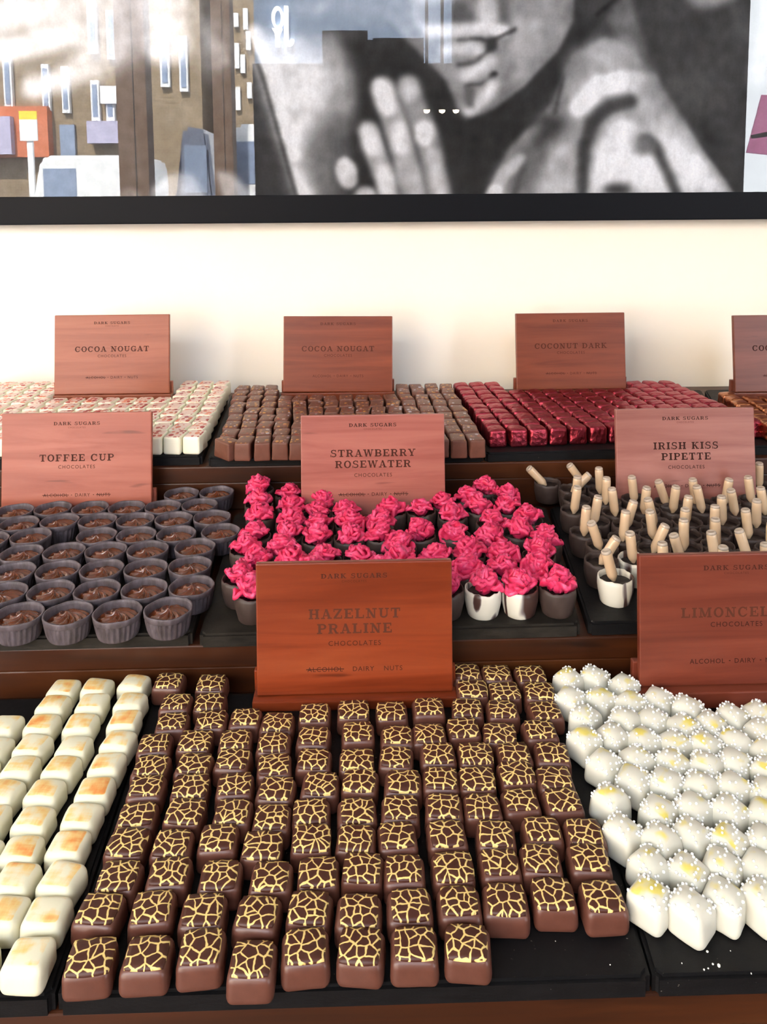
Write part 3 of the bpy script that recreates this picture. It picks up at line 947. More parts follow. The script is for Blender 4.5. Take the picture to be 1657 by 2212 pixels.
for _ in range(12):
    pp = keep_off(relax(pp, .0396, 6), zm, .012, .0199)
items = [(f[0], f[1], f[2], p) for f, p in zip(flat, pp)]
place_all([toffee_proto(s) for s in range(7)], items, zm,
          lambda r, c, n: f'fluted grey-brown cup of toffee, {nth(c)} from the roses, {nth(r)} row from front',
          'chocolate cup', 'toffee-filled chocolate cups', lambda r, c: rnd.uniform(0, 6.28))

# --- cups with crystallised roses
def small_cup(name, seed, m, hh=.0232, r0=.0122, r1=.0158, r2=.0153):
    n = 40
    prof = [(r0, 0), (r0 + .0008, .001), (r0 + (r1 - r0) * .55, .006), (r1 - .0004, .0115), (r1, .016), (r1 - .0001, hh * .86), (r2, hh), (r2 - .0009, hh), (r2 - .0013, hh * .86), (r2 - .0015, .014)]
    def rf(rr, z, a, k):
        v = Vector((math.cos(a) * 2.2, math.sin(a) * 2.2, seed * 3.7))
        if k in (6, 7): z += .0016 * mnoise.noise(v * 1.6) + .0008 * mnoise.noise(v * 5)
        return rr * (1 + .03 * mnoise.noise(v + Vector((0, 0, z * 60)))), z
    vs, fs = lathe(prof, n, rf)
    root = link(name, mesh(name, vs, fs, True), m)
    vs, fs = [(0, 0, .0185)], []
    for q in (.35, .7, 1.0):
        for j in range(n):
            a = 2 * PI * j / n
            rr = (r2 - .0014) * q
            p = Vector((rr * math.cos(a), rr * math.sin(a), 0))
            vs.append((p.x, p.y, .0180 + .0012 * mnoise.noise(Vector((p.x * 260, p.y * 260, seed)))))
    for j in range(n):
        k = (j + 1) % n
        fs.append((0, 1 + j, 1 + k))
        for q in range(2):
            fs.append((1 + q * n + j, 1 + (q + 1) * n + j, 1 + (q + 1) * n + k, 1 + q * n + k))
    f = link('dark_filling', mesh('dark_filling', vs, fs, True), M['filling'], root)
    return root
def rose_mesh(seed):
    r = random.Random(seed * 13 + 5)
    bm = bmesh.new()
    def petal(az, tilt, s, lift, out):
        n = 6
        grid = []
        tw = r.uniform(-.3, .3)
        sd = r.uniform(0, 99)
        rot = Matrix.Rotation(az, 4, 'Z') @ Matrix.Translation((out, 0, lift)) @ Matrix.Rotation(tilt, 4, 'Y') @ Matrix.Rotation(tw, 4, 'Z')
        for i in range(n + 1):
            row = []
            for j in range(n + 1):
                u, v = i / n * 2 - 1, j / n
                wd = s * (.30 + .36 * math.sin(PI * (v * .85 + .08)))
                y = u * wd
                z = v * s
                x = -.35 * s * u * u + .28 * s * (v ** 2.5)      # cupped, edge curled out
                q = mnoise.noise_vector(Vector((u * 1.1, v * 1.9, sd)))
                x += q.x * s * .42; y += q.y * s * .2; z += q.z * s * .2
                row.append(bm.verts.new(rot @ Vector((x, y, z))))
            grid.append(row)
        for i in range(n):
            for j in range(n):
                bm.faces.new((grid[i][j], grid[i + 1][j], grid[i + 1][j + 1], grid[i][j + 1]))
    for k in range(3): petal(k * 2.1 + r.uniform(-.4, .4), r.uniform(-.1, .2), .0100, .003, .0006)
    n2 = r.choice((4, 5))
    for k in range(n2): petal(k * 2 * PI / n2 + r.uniform(-.4, .4), r.uniform(.15, .5), .0105, .0005, .0030)
    n3 = r.choice((5, 6))
    for k in range(n3): petal(k * 2 * PI / n3 + r.uniform(-.4, .4), r.uniform(.55, 1.05), .0095, .0005, .0050)
    bmesh.ops.recalc_face_normals(bm, faces=bm.faces)
    bmesh.ops.solidify(bm, geom=list(bm.faces), thickness=.0021)
    g = bmesh.ops.create_icosphere(bm, subdivisions=2, radius=.0064, matrix=Matrix.Translation((0, 0, .004)))
    return bm_mesh('sugared_rose', bm, True)
RZ = [(210,600),(370,590),(530,585),(690,580),(850,572),(1050,565),(1205,560),(1358,555),(1515,560),
      (215,525),(450,510),(610,505),(770,500),(930,492),(1160,475),(1310,475),(1480,490),
      (230,450),(375,445),(540,420),(680,405),(830,410),(1010,400),(1145,385),(1290,390),(1450,405),
      (220,390),(365,375),(815,340),(1230,330),(1370,310),(1460,350),
      (240,335),(395,310),(520,320),(650,285),(790,285),(940,310),(1085,310),(1235,262),(1390,250),
      (400,255),(535,280),(1070,225),
      (275,230),(405,195),(530,220),(645,222),(785,228),(1185,205),(1305,205),
      (268,185),(530,180),(645,195),(785,190),(930,197),(1045,190),(1130,165),(1290,155),
      (265,122),(395,145),(1220,128)]
rp = [(x, max(y, Y_R1 + .021)) for x, y in relax([un(420 + x / 1.927, 980 + y / 1.927, H_M - .0300) for x, y in RZ], .0316, 40)]
TL, TR = P(H_M, (430, 1372), (508, 1108)), P(H_M, (1254, 1348), (1180, 1094))
def on_tray(x, y):
    e = lambda q: q[0][0] + (q[1][0] - q[0][0]) * (y - q[0][1]) / (q[1][1] - q[0][1])
    return min(max(x, e(TL) + .028), e(TR) - .017), max(y, Y_R1 + .021)
for _ in range(14):
    rp = keep_off([on_tray(x, y) for x, y in relax(rp, .0313, 4)], zm, .010, .0160)
xs_lo, xs_hi = un(430, 1372, H_M), un(1254, 1348, H_M)
MARB = {}
rose_m = [rose_mesh(s) for s in range(8)]
for q in rose_m: q.materials.append(M['rose'])
cups = {'dark': small_cup('rose_topped_cup', 1, M['dark']), 'marble': small_cup('rose_topped_cup', 2, M['marble'])}
rt = link('sugared_rose', rose_m[0], None, cups['dark']); rt.location = (0, 0, .0200)
rt2 = link('sugared_rose', rose_m[1], None, cups['marble']); rt2.location = (0, 0, .0200)
used = set()
for r, c, n, p in rows_of(rp, .017):
    k = 'marble' if (r == 1 and c in (n - 1, n - 2)) else 'dark'
    o = cups[k] if k not in used else copy_tree(cups[k])
    used.add(k)
    o.location = (p[0], p[1], zm)
    o.rotation_euler = (0, 0, rnd.uniform(0, 6.28) if k == 'dark' else (2.2 if c == n - 1 else 0.4))
    for ch in o.children:
        if ch.name.startswith('sugared_rose'):
            ch.data = rnd.choice(rose_m)
            ch.rotation_euler = (rnd.uniform(-.25, .25), rnd.uniform(-.25, .25), rnd.uniform(0, 6.28))
            ch.scale = (1.16, 1.16, rnd.uniform(1.15, 1.5))
            ch['label'] = 'bright pink crystallised rose'
    kind = 'marbled white and brown cup' if k == 'marble' else 'dark chocolate cup'
    tag(o, f'pink rose in {kind}, {nth(c)} from toffee cups, {nth(r)} row from front', 'chocolate cup', 'rose-topped chocolate cups')

# --- cups with pipettes
PZ = [((120,460),(225,570)),((375,480),(445,575)),((440,525),(360,605)),((535,505),(540,620)),((405,575),(400,680)),((600,590),(595,710)),((470,650),(455,770)),((645,665),(660,790)),((525,715),(510,800)),
      ((740,730),(705,850)),((500,780),(490,900)),((790,570),(805,690)),((970,575),(1010,690)),((850,655),(840,770)),((870,710),(905,840)),((1070,655),(1060,770)),((1155,585),(1170,695)),((1230,645),(1255,760)),
      ((1120,725),(1105,850)),((1165,770),(1165,920)),((1320,710),(1325,850)),((1395,590),(1380,700)),((1430,635),(1460,760)),((1405,770),(1400,905)),((1560,575),(1575,690)),((1620,635),(1640,750)),((1545,710),(1550,830)),
      ((1575,790),(1625,930)),((775,790),(760,920)),((520,820),(570,960)),((930,865),(875,1000)),((945,785),(965,920)),((1040,860),(1040,960)),((1250,845),(1255,950)),((1270,925),(1290,1050)),((1480,850),(1490,920)),
      ((1490,930),(1530,1060)),((730,960),(660,1080)),((800,945),(815,1050)),((1040,960),(1070,1060)),((585,990),(640,1180)),((970,1020),(975,1130)),((1350,1030),(1355,1140)),((1625,1025),(1630,1140)),((1610,475),(1612,580)),((1655,870),(1660,1000))]
cp = keep_off(relax([un(1120 + b[0] / 3.086, 860 + (b[1] + 14) / 3.086, H_M - .0195) for a, b in PZ], .0318, 40), zm, .008, .0160)
lean = [math.atan2((a[0] - b[0]), max(60, b[1] - a[1])) for a, b in PZ]
cups = {'dark': small_cup('pipette_cup', 3, M['dark']), 'marble': small_cup('pipette_cup', 4, M['marble'])}
def pip_proto():
    R = .0047
    prof = [(.0006, .0), (.0012, .002), (.0016, .004), (.0042, .0085), (R, .0105), (R, .0285), (R * .97, .0305), (R * .86, .0318)]
    vs, fs = lathe(prof, 24)
    o = link('cream_pipette', mesh('cream_pipette', vs, fs, True), M['cream'])
    vs, fs = lathe([(R * .9, .0312), (R * .97, .0316), (R * .9, .0332), (R * .7, .0341), (R * .62, .0335)], 24, None, True)
    c = link('clear_end', mesh('clear_end', vs, fs, True), M['clear_tip'], o)
    c['label'] = 'cloudy plastic end of the pipette'
    return o
pip = pip_proto()
used = set(); first = True
key = {tuple(p): i for i, p in enumerate(cp)}
for r, c, n, p in rows_of(cp, .017):
    i = key[tuple(p)]
    k = 'marble' if i in (40, 38, 34) else 'dark'
    o = cups[k] if k not in used else copy_tree(cups[k])
    used.add(k)
    o.location = (p[0], p[1], zm)
    o.rotation_euler = (0, 0, rnd.uniform(0, 6.28) if i != 40 else 1.2)
    where = f'{nth(c)} from the roses, {nth(r)} row from front'
    kind = 'marbled white and dark cup' if k == 'marble' else 'dark chocolate cup'
    tag(o, f'{kind} holding pipette, {where}', 'chocolate cup', 'chocolate cups holding pipettes')
    q = pip if first else copy_tree(pip)
    first = False
    q.location = (p[0] - .001 + math.sin(-lean[i]) * .003, p[1] + .001, zm + .0145)
    q.rotation_euler = (rnd.uniform(-.12, .06), lean[i], 0)
    tag(q, f'cream-filled pipette in chocolate cup, {where}', 'pipette', 'cream pipettes')

# --- cubes on the top step
def grid(fl, fr, bl, br, nc, nr, h, jx=.0, jy=.0):
    a, b, c, d = un(*fl, h), un(*fr, h), un(*bl, h), un(*br, h)
    out = []
    for r in range(nr):
        v = r / (nr - 1)
        for k in range(nc):
            u = k / (nc - 1)
            x = (a[0] * (1 - u) + b[0] * u) * (1 - v) + (c[0] * (1 - u) + d[0] * u) * v
            y = (a[1] * (1 - u) + b[1] * u) * (1 - v) + (c[1] * (1 - u) + d[1] * u) * v
            out.append((r + 1, k + 1, nc, (x + rnd.uniform(-jx, jx), y + rnd.uniform(-jy, jy))))
    sx = math.hypot(b[0] - a[0], b[1] - a[1]) / (nc - 1)
    sx2 = math.hypot(d[0] - c[0], d[1] - c[1]) / (nc - 1)
    sy = abs(c[1] - a[1]) / (nr - 1)
    print('GRID', nc, nr, 'sx %.4f %.4f sy %.4f' % (sx, sx2, sy))
    return out, min(sx, sx2), sy
HC = .0220
def hidden(p, xl, xr, h, pw=.030):          # a board stands here: leave its footprint clear
    return False
BOARDS = []                                 # footprints of the boards on the top step: x0, x1, y
for o in list(bpy.data.objects):
    if o.name.startswith('sign_board') and abs(o.location.z - zt) < 1e-4:
        BOARDS.append((o.location.x - SW / 2 - .012, o.location.x + SW / 2 + .012, o.location.y))
def clear_of_boards(items, hd):
    out = []
    for it in items:
        x, y = it[3]
        bad = any(x0 < x < x1 and y > yb - hd - .004 for x0, x1, yb in BOARDS)
        if not bad: out.append(it)
    return out
def cube_protos(name, w, d, h, r, m, n, amp, seed, taper=.03, dome=.0004):
    out = []
    for s in range(n):
        vs, fs = rbox(w, d, h, r, taper, dome, amp, seed + s)
        out.append(link(name, mesh(name, vs, fs, True), m))
    return out
it, sx, sy = grid((-242, 944), (421, 936), (-92, 830), (480, 826), 17, 9, H_T - HC, .0006, .0015)
place_all(cube_protos('red_dotted_white_cube', sx * .93, sy * .93, HC, .0032, M['white_red'], 6, .0006, 200), clear_of_boards([(r, 18 - c, n, p) for r, c, n, p in it], sy / 2), zt,
          lambda r, c, n: f'white cube dotted red, {nth(c)} from brown nougat cubes, {nth(r)} row from front',
          'chocolate', 'red-dotted white chocolate cubes', lambda r, c: math.radians(rnd.uniform(-4, 4)) - .10)
it, sx, sy = grid((492, 950), (1025, 942), (524, 836), (962, 832), 15, 9, H_T - HC, .0011, .0028)
place_all(cube_protos('flecked_nougat_cube', sx * .93, sy * .92, HC * .98, .0022, M['nougat'], 6, .0009, 300), clear_of_boards(it, sy / 2), zt,
          lambda r, c, n: f'gold-flecked brown nougat cube, {nth(c)} from white cubes, {nth(r)} row from front',
          'chocolate', 'flecked brown nougat cubes', lambda r, c: math.radians(rnd.uniform(-9, 9) + (38 if (r, c) == (1, 1) else 0)))
it, sx, sy = grid((1072, 924), (1620, 905), (996, 829), (1440, 825), 14, 10, H_T - HC, .0005, .001)
place_all(cube_protos('red_foil_cube', sx * .94, sy * .92, HC, .0036, M['red'], 6, .0011, 400, .05, .001), clear_of_boards(it, sy / 2), zt,
          lambda r, c, n: f'red foil-wrapped cube, {nth(c)} from brown nougat cubes, {nth(r)} row from front',
          'wrapped chocolate', 'red foil-wrapped cubes', lambda r, c: math.radians(rnd.uniform(-5, 5)) + .06)
it, sx, sy = grid((1668, 912), (1900, 905), (1558, 841), (1790, 837), 7, 8, H_T - HC, .0005, .001)
place_all(cube_protos('copper_foil_cube', sx * .94, sy * .92, HC, .0036, M['copper'], 5, .0010, 500, .05, .001), clear_of_boards(it, sy / 2), zt,
          lambda r, c, n: f'copper foil-wrapped cube, {nth(c)} from red foil cubes, {nth(r)} row from front',
          'wrapped chocolate', 'copper foil-wrapped cubes', lambda r, c: math.radians(rnd.uniform(-5, 5)) + .05)

# --- crumbs on the front slate
bm = bmesh.new()
rc = random.Random(3)
for x, y, s in ((1553, 2088, 9), (1540, 2084, 5), (1521, 2096, 5), (1530, 2093, 4), (1528, 2057, 6), (1473, 2082, 4), (1623, 2104, 4), (1318, 2085, 3), (1200, 2034, 3), (1578, 2055, 3)):
    p = un(x, y, H_F)
    bmesh.ops.create_icosphere(bm, subdivisions=1, radius=s * .00011, matrix=Matrix.Translation((p[0], p[1], zf + s * .00007)) @ Matrix.Scale(rc.uniform(.7, 1.4), 4, (1, 0, 0)))
tag(link('crumbs', bm_mesh('crumbs', bm), M['crumb']), 'white sugar crumbs fallen on the black slate in front', 'crumbs', None, 'stuff')

# ------------------------------------------------------------------ the framed drawing
AX0, AX1, AY0, AY1, ST = -420, 2090, -640, 436, 3
def artwork_tones():
    xs = np.arange(AX0, AX1 + 1, ST); ys = np.arange(AY0, AY1 + 1, ST)
    gx, gy = np.meshgrid(xs, ys)
    T = np.full(gx.shape, 0.20)
    def blur(m, s):
        s = s * .8 / ST
        if s < .3: return m
        n = int(s * 3) + 1
        k = np.exp(-.5 * (np.arange(-n, n + 1) / s) ** 2); k /= k.sum()
        m = np.apply_along_axis(lambda r: np.convolve(np.pad(r, n, 'edge'), k, 'valid'), 1, m)
        return np.apply_along_axis(lambda r: np.convolve(np.pad(r, n, 'edge'), k, 'valid'), 0, m)
    def inside(pts):
        m = np.zeros(gx.shape, bool)
        for i in range(len(pts)):
            (x0, y0), (x1, y1) = pts[i], pts[(i + 1) % len(pts)]
            if y0 == y1: continue
            c = ((y0 > gy) != (y1 > gy)) & (gx < (x1 - x0) * (gy - y0) / (y1 - y0) + x0)
            m ^= c
        return m.astype(float)
    def lay(mask, tone, s, al=1.0):
        nonlocal T
        m = blur(mask, s) * al
        T = T * (1 - m) + tone * m
    def poly(pts, tone, s=6, al=1.0): lay(inside(pts), tone, s, al)
    def ell(cx, cy, rx, ry, tone, s=6, al=1.0, rot=0):
        c, q = math.cos(math.radians(rot)), math.sin(math.radians(rot))
        u, v = (gx - cx) * c + (gy - cy) * q, -(gx - cx) * q + (gy - cy) * c
        lay(((u / rx) ** 2 + (v / ry) ** 2 < 1).astype(float), tone, s, al)
    def stroke(pts, w, tone, s=5, al=1.0):
        d = np.full(gx.shape, 1e9)
        for (x0, y0), (x1, y1) in zip(pts, pts[1:]):
            L = (x1 - x0) ** 2 + (y1 - y0) ** 2
            t = np.clip(((gx - x0) * (x1 - x0) + (gy - y0) * (y1 - y0)) / L, 0, 1)
            d = np.minimum(d, np.hypot(gx - x0 - t * (x1 - x0), gy - y0 - t * (y1 - y0)))
        lay((d < w / 2).astype(float), tone, s, al)
    # far left: a pale hand, fingers towards the left
    poly([(-420, -640), (520, -640), (560, 40), (330, 160), (-420, 260)], .30, 30)
    stroke([(10, 60), (100, 40), (260, 20), (340, -60)], 70, .80, 14)
    stroke([(40, 120), (120, 105), (280, 60)], 50, .85, 10)
    stroke([(110, 195), (180, 175), (280, 110)], 46, .82, 10)
    poly([(200, -60), (330, -60), (330, 120), (230, 190), (190, 120)], .72, 22)
    ell(385, 50, 58, 100, .86, 14); ell(390, 110, 45, 45, .92, 14, .6)
    stroke([(440, 40), (470, 95), (500, 140)], 24, .62, 10); ell(478, 110, 40, 60, .55, 18, .7)
    poly([(322, 165), (430, 160), (520, 270), (560, 330), (545, 440), (322, 440)], .17, 14)
    poly([(325, 165), (400, 155), (460, 240), (420, 300), (322, 200)], .22, 20)
    poly([(345, 400), (385, 368), (430, 372), (470, 440), (330, 440)], .52, 7); ell(400, 400, 40, 26, .66, 14, .7)
    poly([(478, 362), (520, 372), (565, 440), (500, 440)], .62, 8)
    ell(300, 420, 24, 18, .45, 8)
    # arm
    poly([(552, 70), (640, 92), (735, 85), (790, 130), (800, 200), (740, 300), (700, 440), (648, 440), (600, 250)], .60, 16)
    poly([(560, 88), (640, 100), (712, 130), (725, 190), (690, 270), (668, 350), (640, 330), (590, 190)], .88, 26, .9)
    stroke([(566, 90), (596, 172), (627, 282), (672, 440)], 36, .95, 9); stroke([(552, 96), (580, 172), (609, 282), (650, 440)], 10, .2, 4, .9)
    poly([(660, 330), (720, 240), (760, 250), (770, 440), (700, 440)], .28, 22, .85); ell(700, 350, 34, 60, .44, 24, .7)
    poly([(735, 90), (880, 60), (930, 110), (930, 170), (800, 190), (760, 160)], .17, 16)
    poly([(770, 150), (980, 160), (1010, 260), (1010, 440), (770, 440)], .15, 18)
    # fingers
    ell(751, 370, 22, 33, .88, 5, 1, -12); ell(790, 425, 24, 26, .8, 6)
    stroke([(797, 285), (812, 330), (832, 380), (842, 440)], 42, .66, 7); stroke([(796, 285), (806, 320)], 28, .92, 8); stroke([(828, 370), (840, 440)], 26, .9, 8)
    stroke([(828, 198), (850, 260), (868, 320), (892, 440)], 50, .58, 7); stroke([(825, 195), (838, 235)], 36, .96, 7); stroke([(858, 280), (868, 320)], 34, .94, 8); stroke([(890, 370), (900, 440)], 36, .62, 10)
    stroke([(880, 195), (900, 250), (918, 290), (950, 440)], 48, .50, 8); ell(882, 200, 18, 26, .74, 8); ell(914, 288, 20, 28, .92, 7); stroke([(930, 330), (956, 440)], 26, .76, 8)
    # face
    poly([(700, -640), (1260, -640), (1240, -40), (1222, 60), (1190, 125), (1130, 185), (1062, 238), (1012, 258), (985, 240), (960, 180), (900, 120), (840, 60), (640, -100)], .50, 6)
    poly([(640, -400), (900, -200), (900, 60), (760, 60), (560, 40)], .34, 40, .8)
    ell(700, 32, 55, 14, .55, 14, .8, -12); ell(800, 26, 70, 26, .40, 20)
    ell(925, 5, 42, 18, .85, 10); stroke([(895, 30), (900, 65), (925, 82)], 14, .62, 8)
    ell(975, 52, 30, 34, .26, 14); ell(1000, 58, 24, 26, .30, 10); ell(1046, 42, 24, 36, .84, 10); stroke([(1080, 0), (1085, 60), (1090, 90)], 26, .24, 12)
    ell(1150, 30, 60, 60, .56, 24); stroke([(1120, 60), (1115, 120), (1110, 190)], 20, .66, 10); ell(1125, 85, 30, 40, .62, 14)
    stroke([(925, 82), (990, 80), (1040, 76), (1078, 82)], 26, .94, 7); stroke([(985, 101), (1030, 98), (1050, 104), (1072, 92), (1102, 78)], 9, .16, 4)
    stroke([(960, 118), (1010, 116), (1040, 122)], 26, .86, 8); stroke([(985, 150), (1020, 146), (1048, 120), (1060, 108)], 10, .16, 5); ell(1052, 110, 12, 18, .18, 6)
    stroke([(995, 172), (1030, 160), (1056, 140)], 24, .84, 8); stroke([(1000, 192), (1035, 188), (1062, 168)], 7, .2, 4); ell(1057, 170, 9, 7, .12, 4, 1, -30)
    stroke([(1008, 240), (1036, 226), (1058, 190)], 26, .86, 9); poly([(996, 190), (1018, 196), (1020, 240), (1000, 236)], .30, 6)
    stroke([(1120, 180), (1070, 222), (1030, 252)], 14, .34, 9, .8)
    # dark beside the face, then the shoulder and the second hand
    poly([(1232, -640), (1345, -640), (1335, 0), (1230, 120), (1180, 230), (1080, 330), (1040, 440), (1000, 440), (1005, 262), (1062, 240), (1132, 187), (1192, 127), (1226, 60)], .15, 5)
    poly([(1240, -300), (1330, -300), (1335, 10), (1300, 60), (1240, 60), (1225, 90)], .22, 18)
    stroke([(1270, 50), (1330, 2)], 7, .12, 4); ell(1325, 60, 20, 5, .55, 5)
    poly([(1335, 0), (1380, 130), (1410, 190), (1340, 120), (1290, 60)], .36, 8)
    poly([(1290, 96), (1350, 118), (1400, 178), (1440, 235), (1490, 310), (1560, 395), (1590, 440), (1040, 440), (1092, 322), (1180, 235), (1220, 130)], .56, 6)
    poly([(1200, 190), (1150, 290), (1090, 330), (1050, 400), (1130, 440), (1180, 440), (1200, 330), (1215, 240)], .36, 16, .9)
    stroke([(1205, 170), (1186, 250)], 8, .16, 5); stroke([(1140, 260), (1195, 268), (1150, 310)], 26, .20, 12)
    ell(1300, 130, 55, 28, .66, 16); ell(1230, 150, 25, 35, .44, 14, .8)
    stroke([(1238, 236), (1275, 195), (1330, 182), (1390, 190)], 42, .94, 7); poly([(1340, 175), (1420, 200), (1480, 300), (1440, 330), (1360, 250)], .88, 16)
    stroke([(1345, 225), (1300, 236), (1268, 265), (1250, 320), (1243, 440)], 30, .20, 7)
    poly([(1310, 262), (1370, 270), (1420, 330), (1450, 440), (1262, 440), (1275, 320)], .92, 10)
    poly([(1380, 280), (1470, 310), (1560, 420), (1440, 440)], .95, 12)
    stroke([(1378, 302), (1402, 320), (1432, 380), (1458, 440)], 24, .20, 8); ell(1380, 315, 26, 22, .38, 10); ell(1322, 408, 32, 14, .2, 9)
    poly([(1185, 320), (1225, 300), (1232, 440), (1140, 440)], .74, 14)
    stroke([(1115, 345), (1080, 375), (1050, 440)], 26, .72, 6); stroke([(1064, 410), (1050, 440)], 26, .92, 6); stroke([(1128, 350), (1112, 385), (1100, 440)], 10, .2, 7)
    # right: dark drapery with paler folds
    poly([(1345, -640), (2090, -640), (2090, 440), (1590, 440), (1490, 300), (1410, 185)], .20, 6)
    ell(1500, 12, 40, 22, .6, 12); ell(1545, 5, 20, 16, .6, 10); ell(1568, 68, 28, 36, .30, 20); ell(1480, 180, 110, 90, .235, 50)
    stroke([(1625, -60), (1630, 60), (1622, 120), (1612, 180)], 34, .58, 12); stroke([(1500, 260), (1530, 330)], 18, .14, 14)
    poly([(1700, -300), (2090, -300), (2090, 440), (1720, 440)], .42, 60)
    rg = np.random.default_rng(5)
    n = blur(rg.normal(size=T.shape), 9); n /= n.std()
    n2 = blur(rg.normal(size=T.shape), 30); n2 /= n2.std()
    T = np.clip(T * (1 + .05 * n + .04 * n2), .06, .97)
    return T, xs, ys
def picture():
    r = empty('framed_picture', (0, WALL_Y, CZ + .3))
    tag(r, 'large black-framed charcoal drawing of a face and hands on the wall', 'picture')
    R = Vector((0, WALL_Y, CZ + .3))
    T, xs, ys = artwork_tones()
    ya = GLASS_Y + .004
    lf = on_y(828, 421, GLASS_Y - .004)[1]          # sight edge of the lower rail
    sc = ya
    # a rectangle on the wall; tones looked up along the same scale
    k = F / (ya + .03)
    c0 = on_y(828, 300, ya)
    H, Wd = T.shape
    vs, cols = [], []
    for j in range(H):
        for i in range(Wd):
            x = c0[0] + (xs[i] - 828) / k
            z = c0[1] - (ys[j] - 300) / k * 1.0
            vs.append((x - R.x, ya - R.y, z - R.z))
    fs = [(j * Wd + i, (j + 1) * Wd + i, (j + 1) * Wd + i + 1, j * Wd + i + 1) for j in range(H - 1) for i in range(Wd - 1)]
    me = mesh('drawing', vs, fs)
    at = me.color_attributes.new('tone', 'FLOAT_COLOR', 'POINT')
    t = np.clip(T.reshape(-1) * 1.16 - .03, .03, .985) ** 1.6
    rgba = np.stack([t * .95, t * .98, t * 1.01, np.ones_like(t)], 1).astype(np.float32)
    at.data.foreach_set('color', rgba.reshape(-1))
    d = link('drawing', me, M['art'], r)
    x0, x1 = c0[0] + (AX0 + 8 - 828) / k, c0[0] + (AX1 - 8 - 828) / k
    z1 = c0[1] - (AY0 + 8 - 300) / k
    yg = GLASS_Y
    fw = on_y(828, 421, WALL_Y - .03)[1] - on_y(828, 481, WALL_Y - .03)[1]
    def b(n, a0, a1, y0, y1, c0_, c1):
        return box(n, a0 - R.x, a1 - R.x, y0 - R.y, y1 - R.y, c0_ - R.z, c1 - R.z, M['frame'], r, .0015)
    fy0, fy1 = WALL_Y - .030, WALL_Y - .001
    bottom = on_y(828, 420, fy0)[1]
    b('bottom_rail', x0 - fw, x1 + fw, fy0, fy1, bottom - fw, bottom)
    b('top_rail', x0 - fw, x1 + fw, fy0, fy1, z1, z1 + fw)
    b('side_rail', x0 - fw, x0, fy0, fy1, bottom, z1)
    b('side_rail', x1, x1 + fw, fy0, fy1, bottom, z1)
    bm = bmesh.new()
    v = [bm.verts.new(Vector(p) - R) for p in ((x0, yg, bottom), (x1, yg, bottom), (x1, yg, z1), (x0, yg, z1))]
    bm.faces.new(v)
    link('glass_pane', bm_mesh('glass_pane', bm), M['glass'], r)
picture()

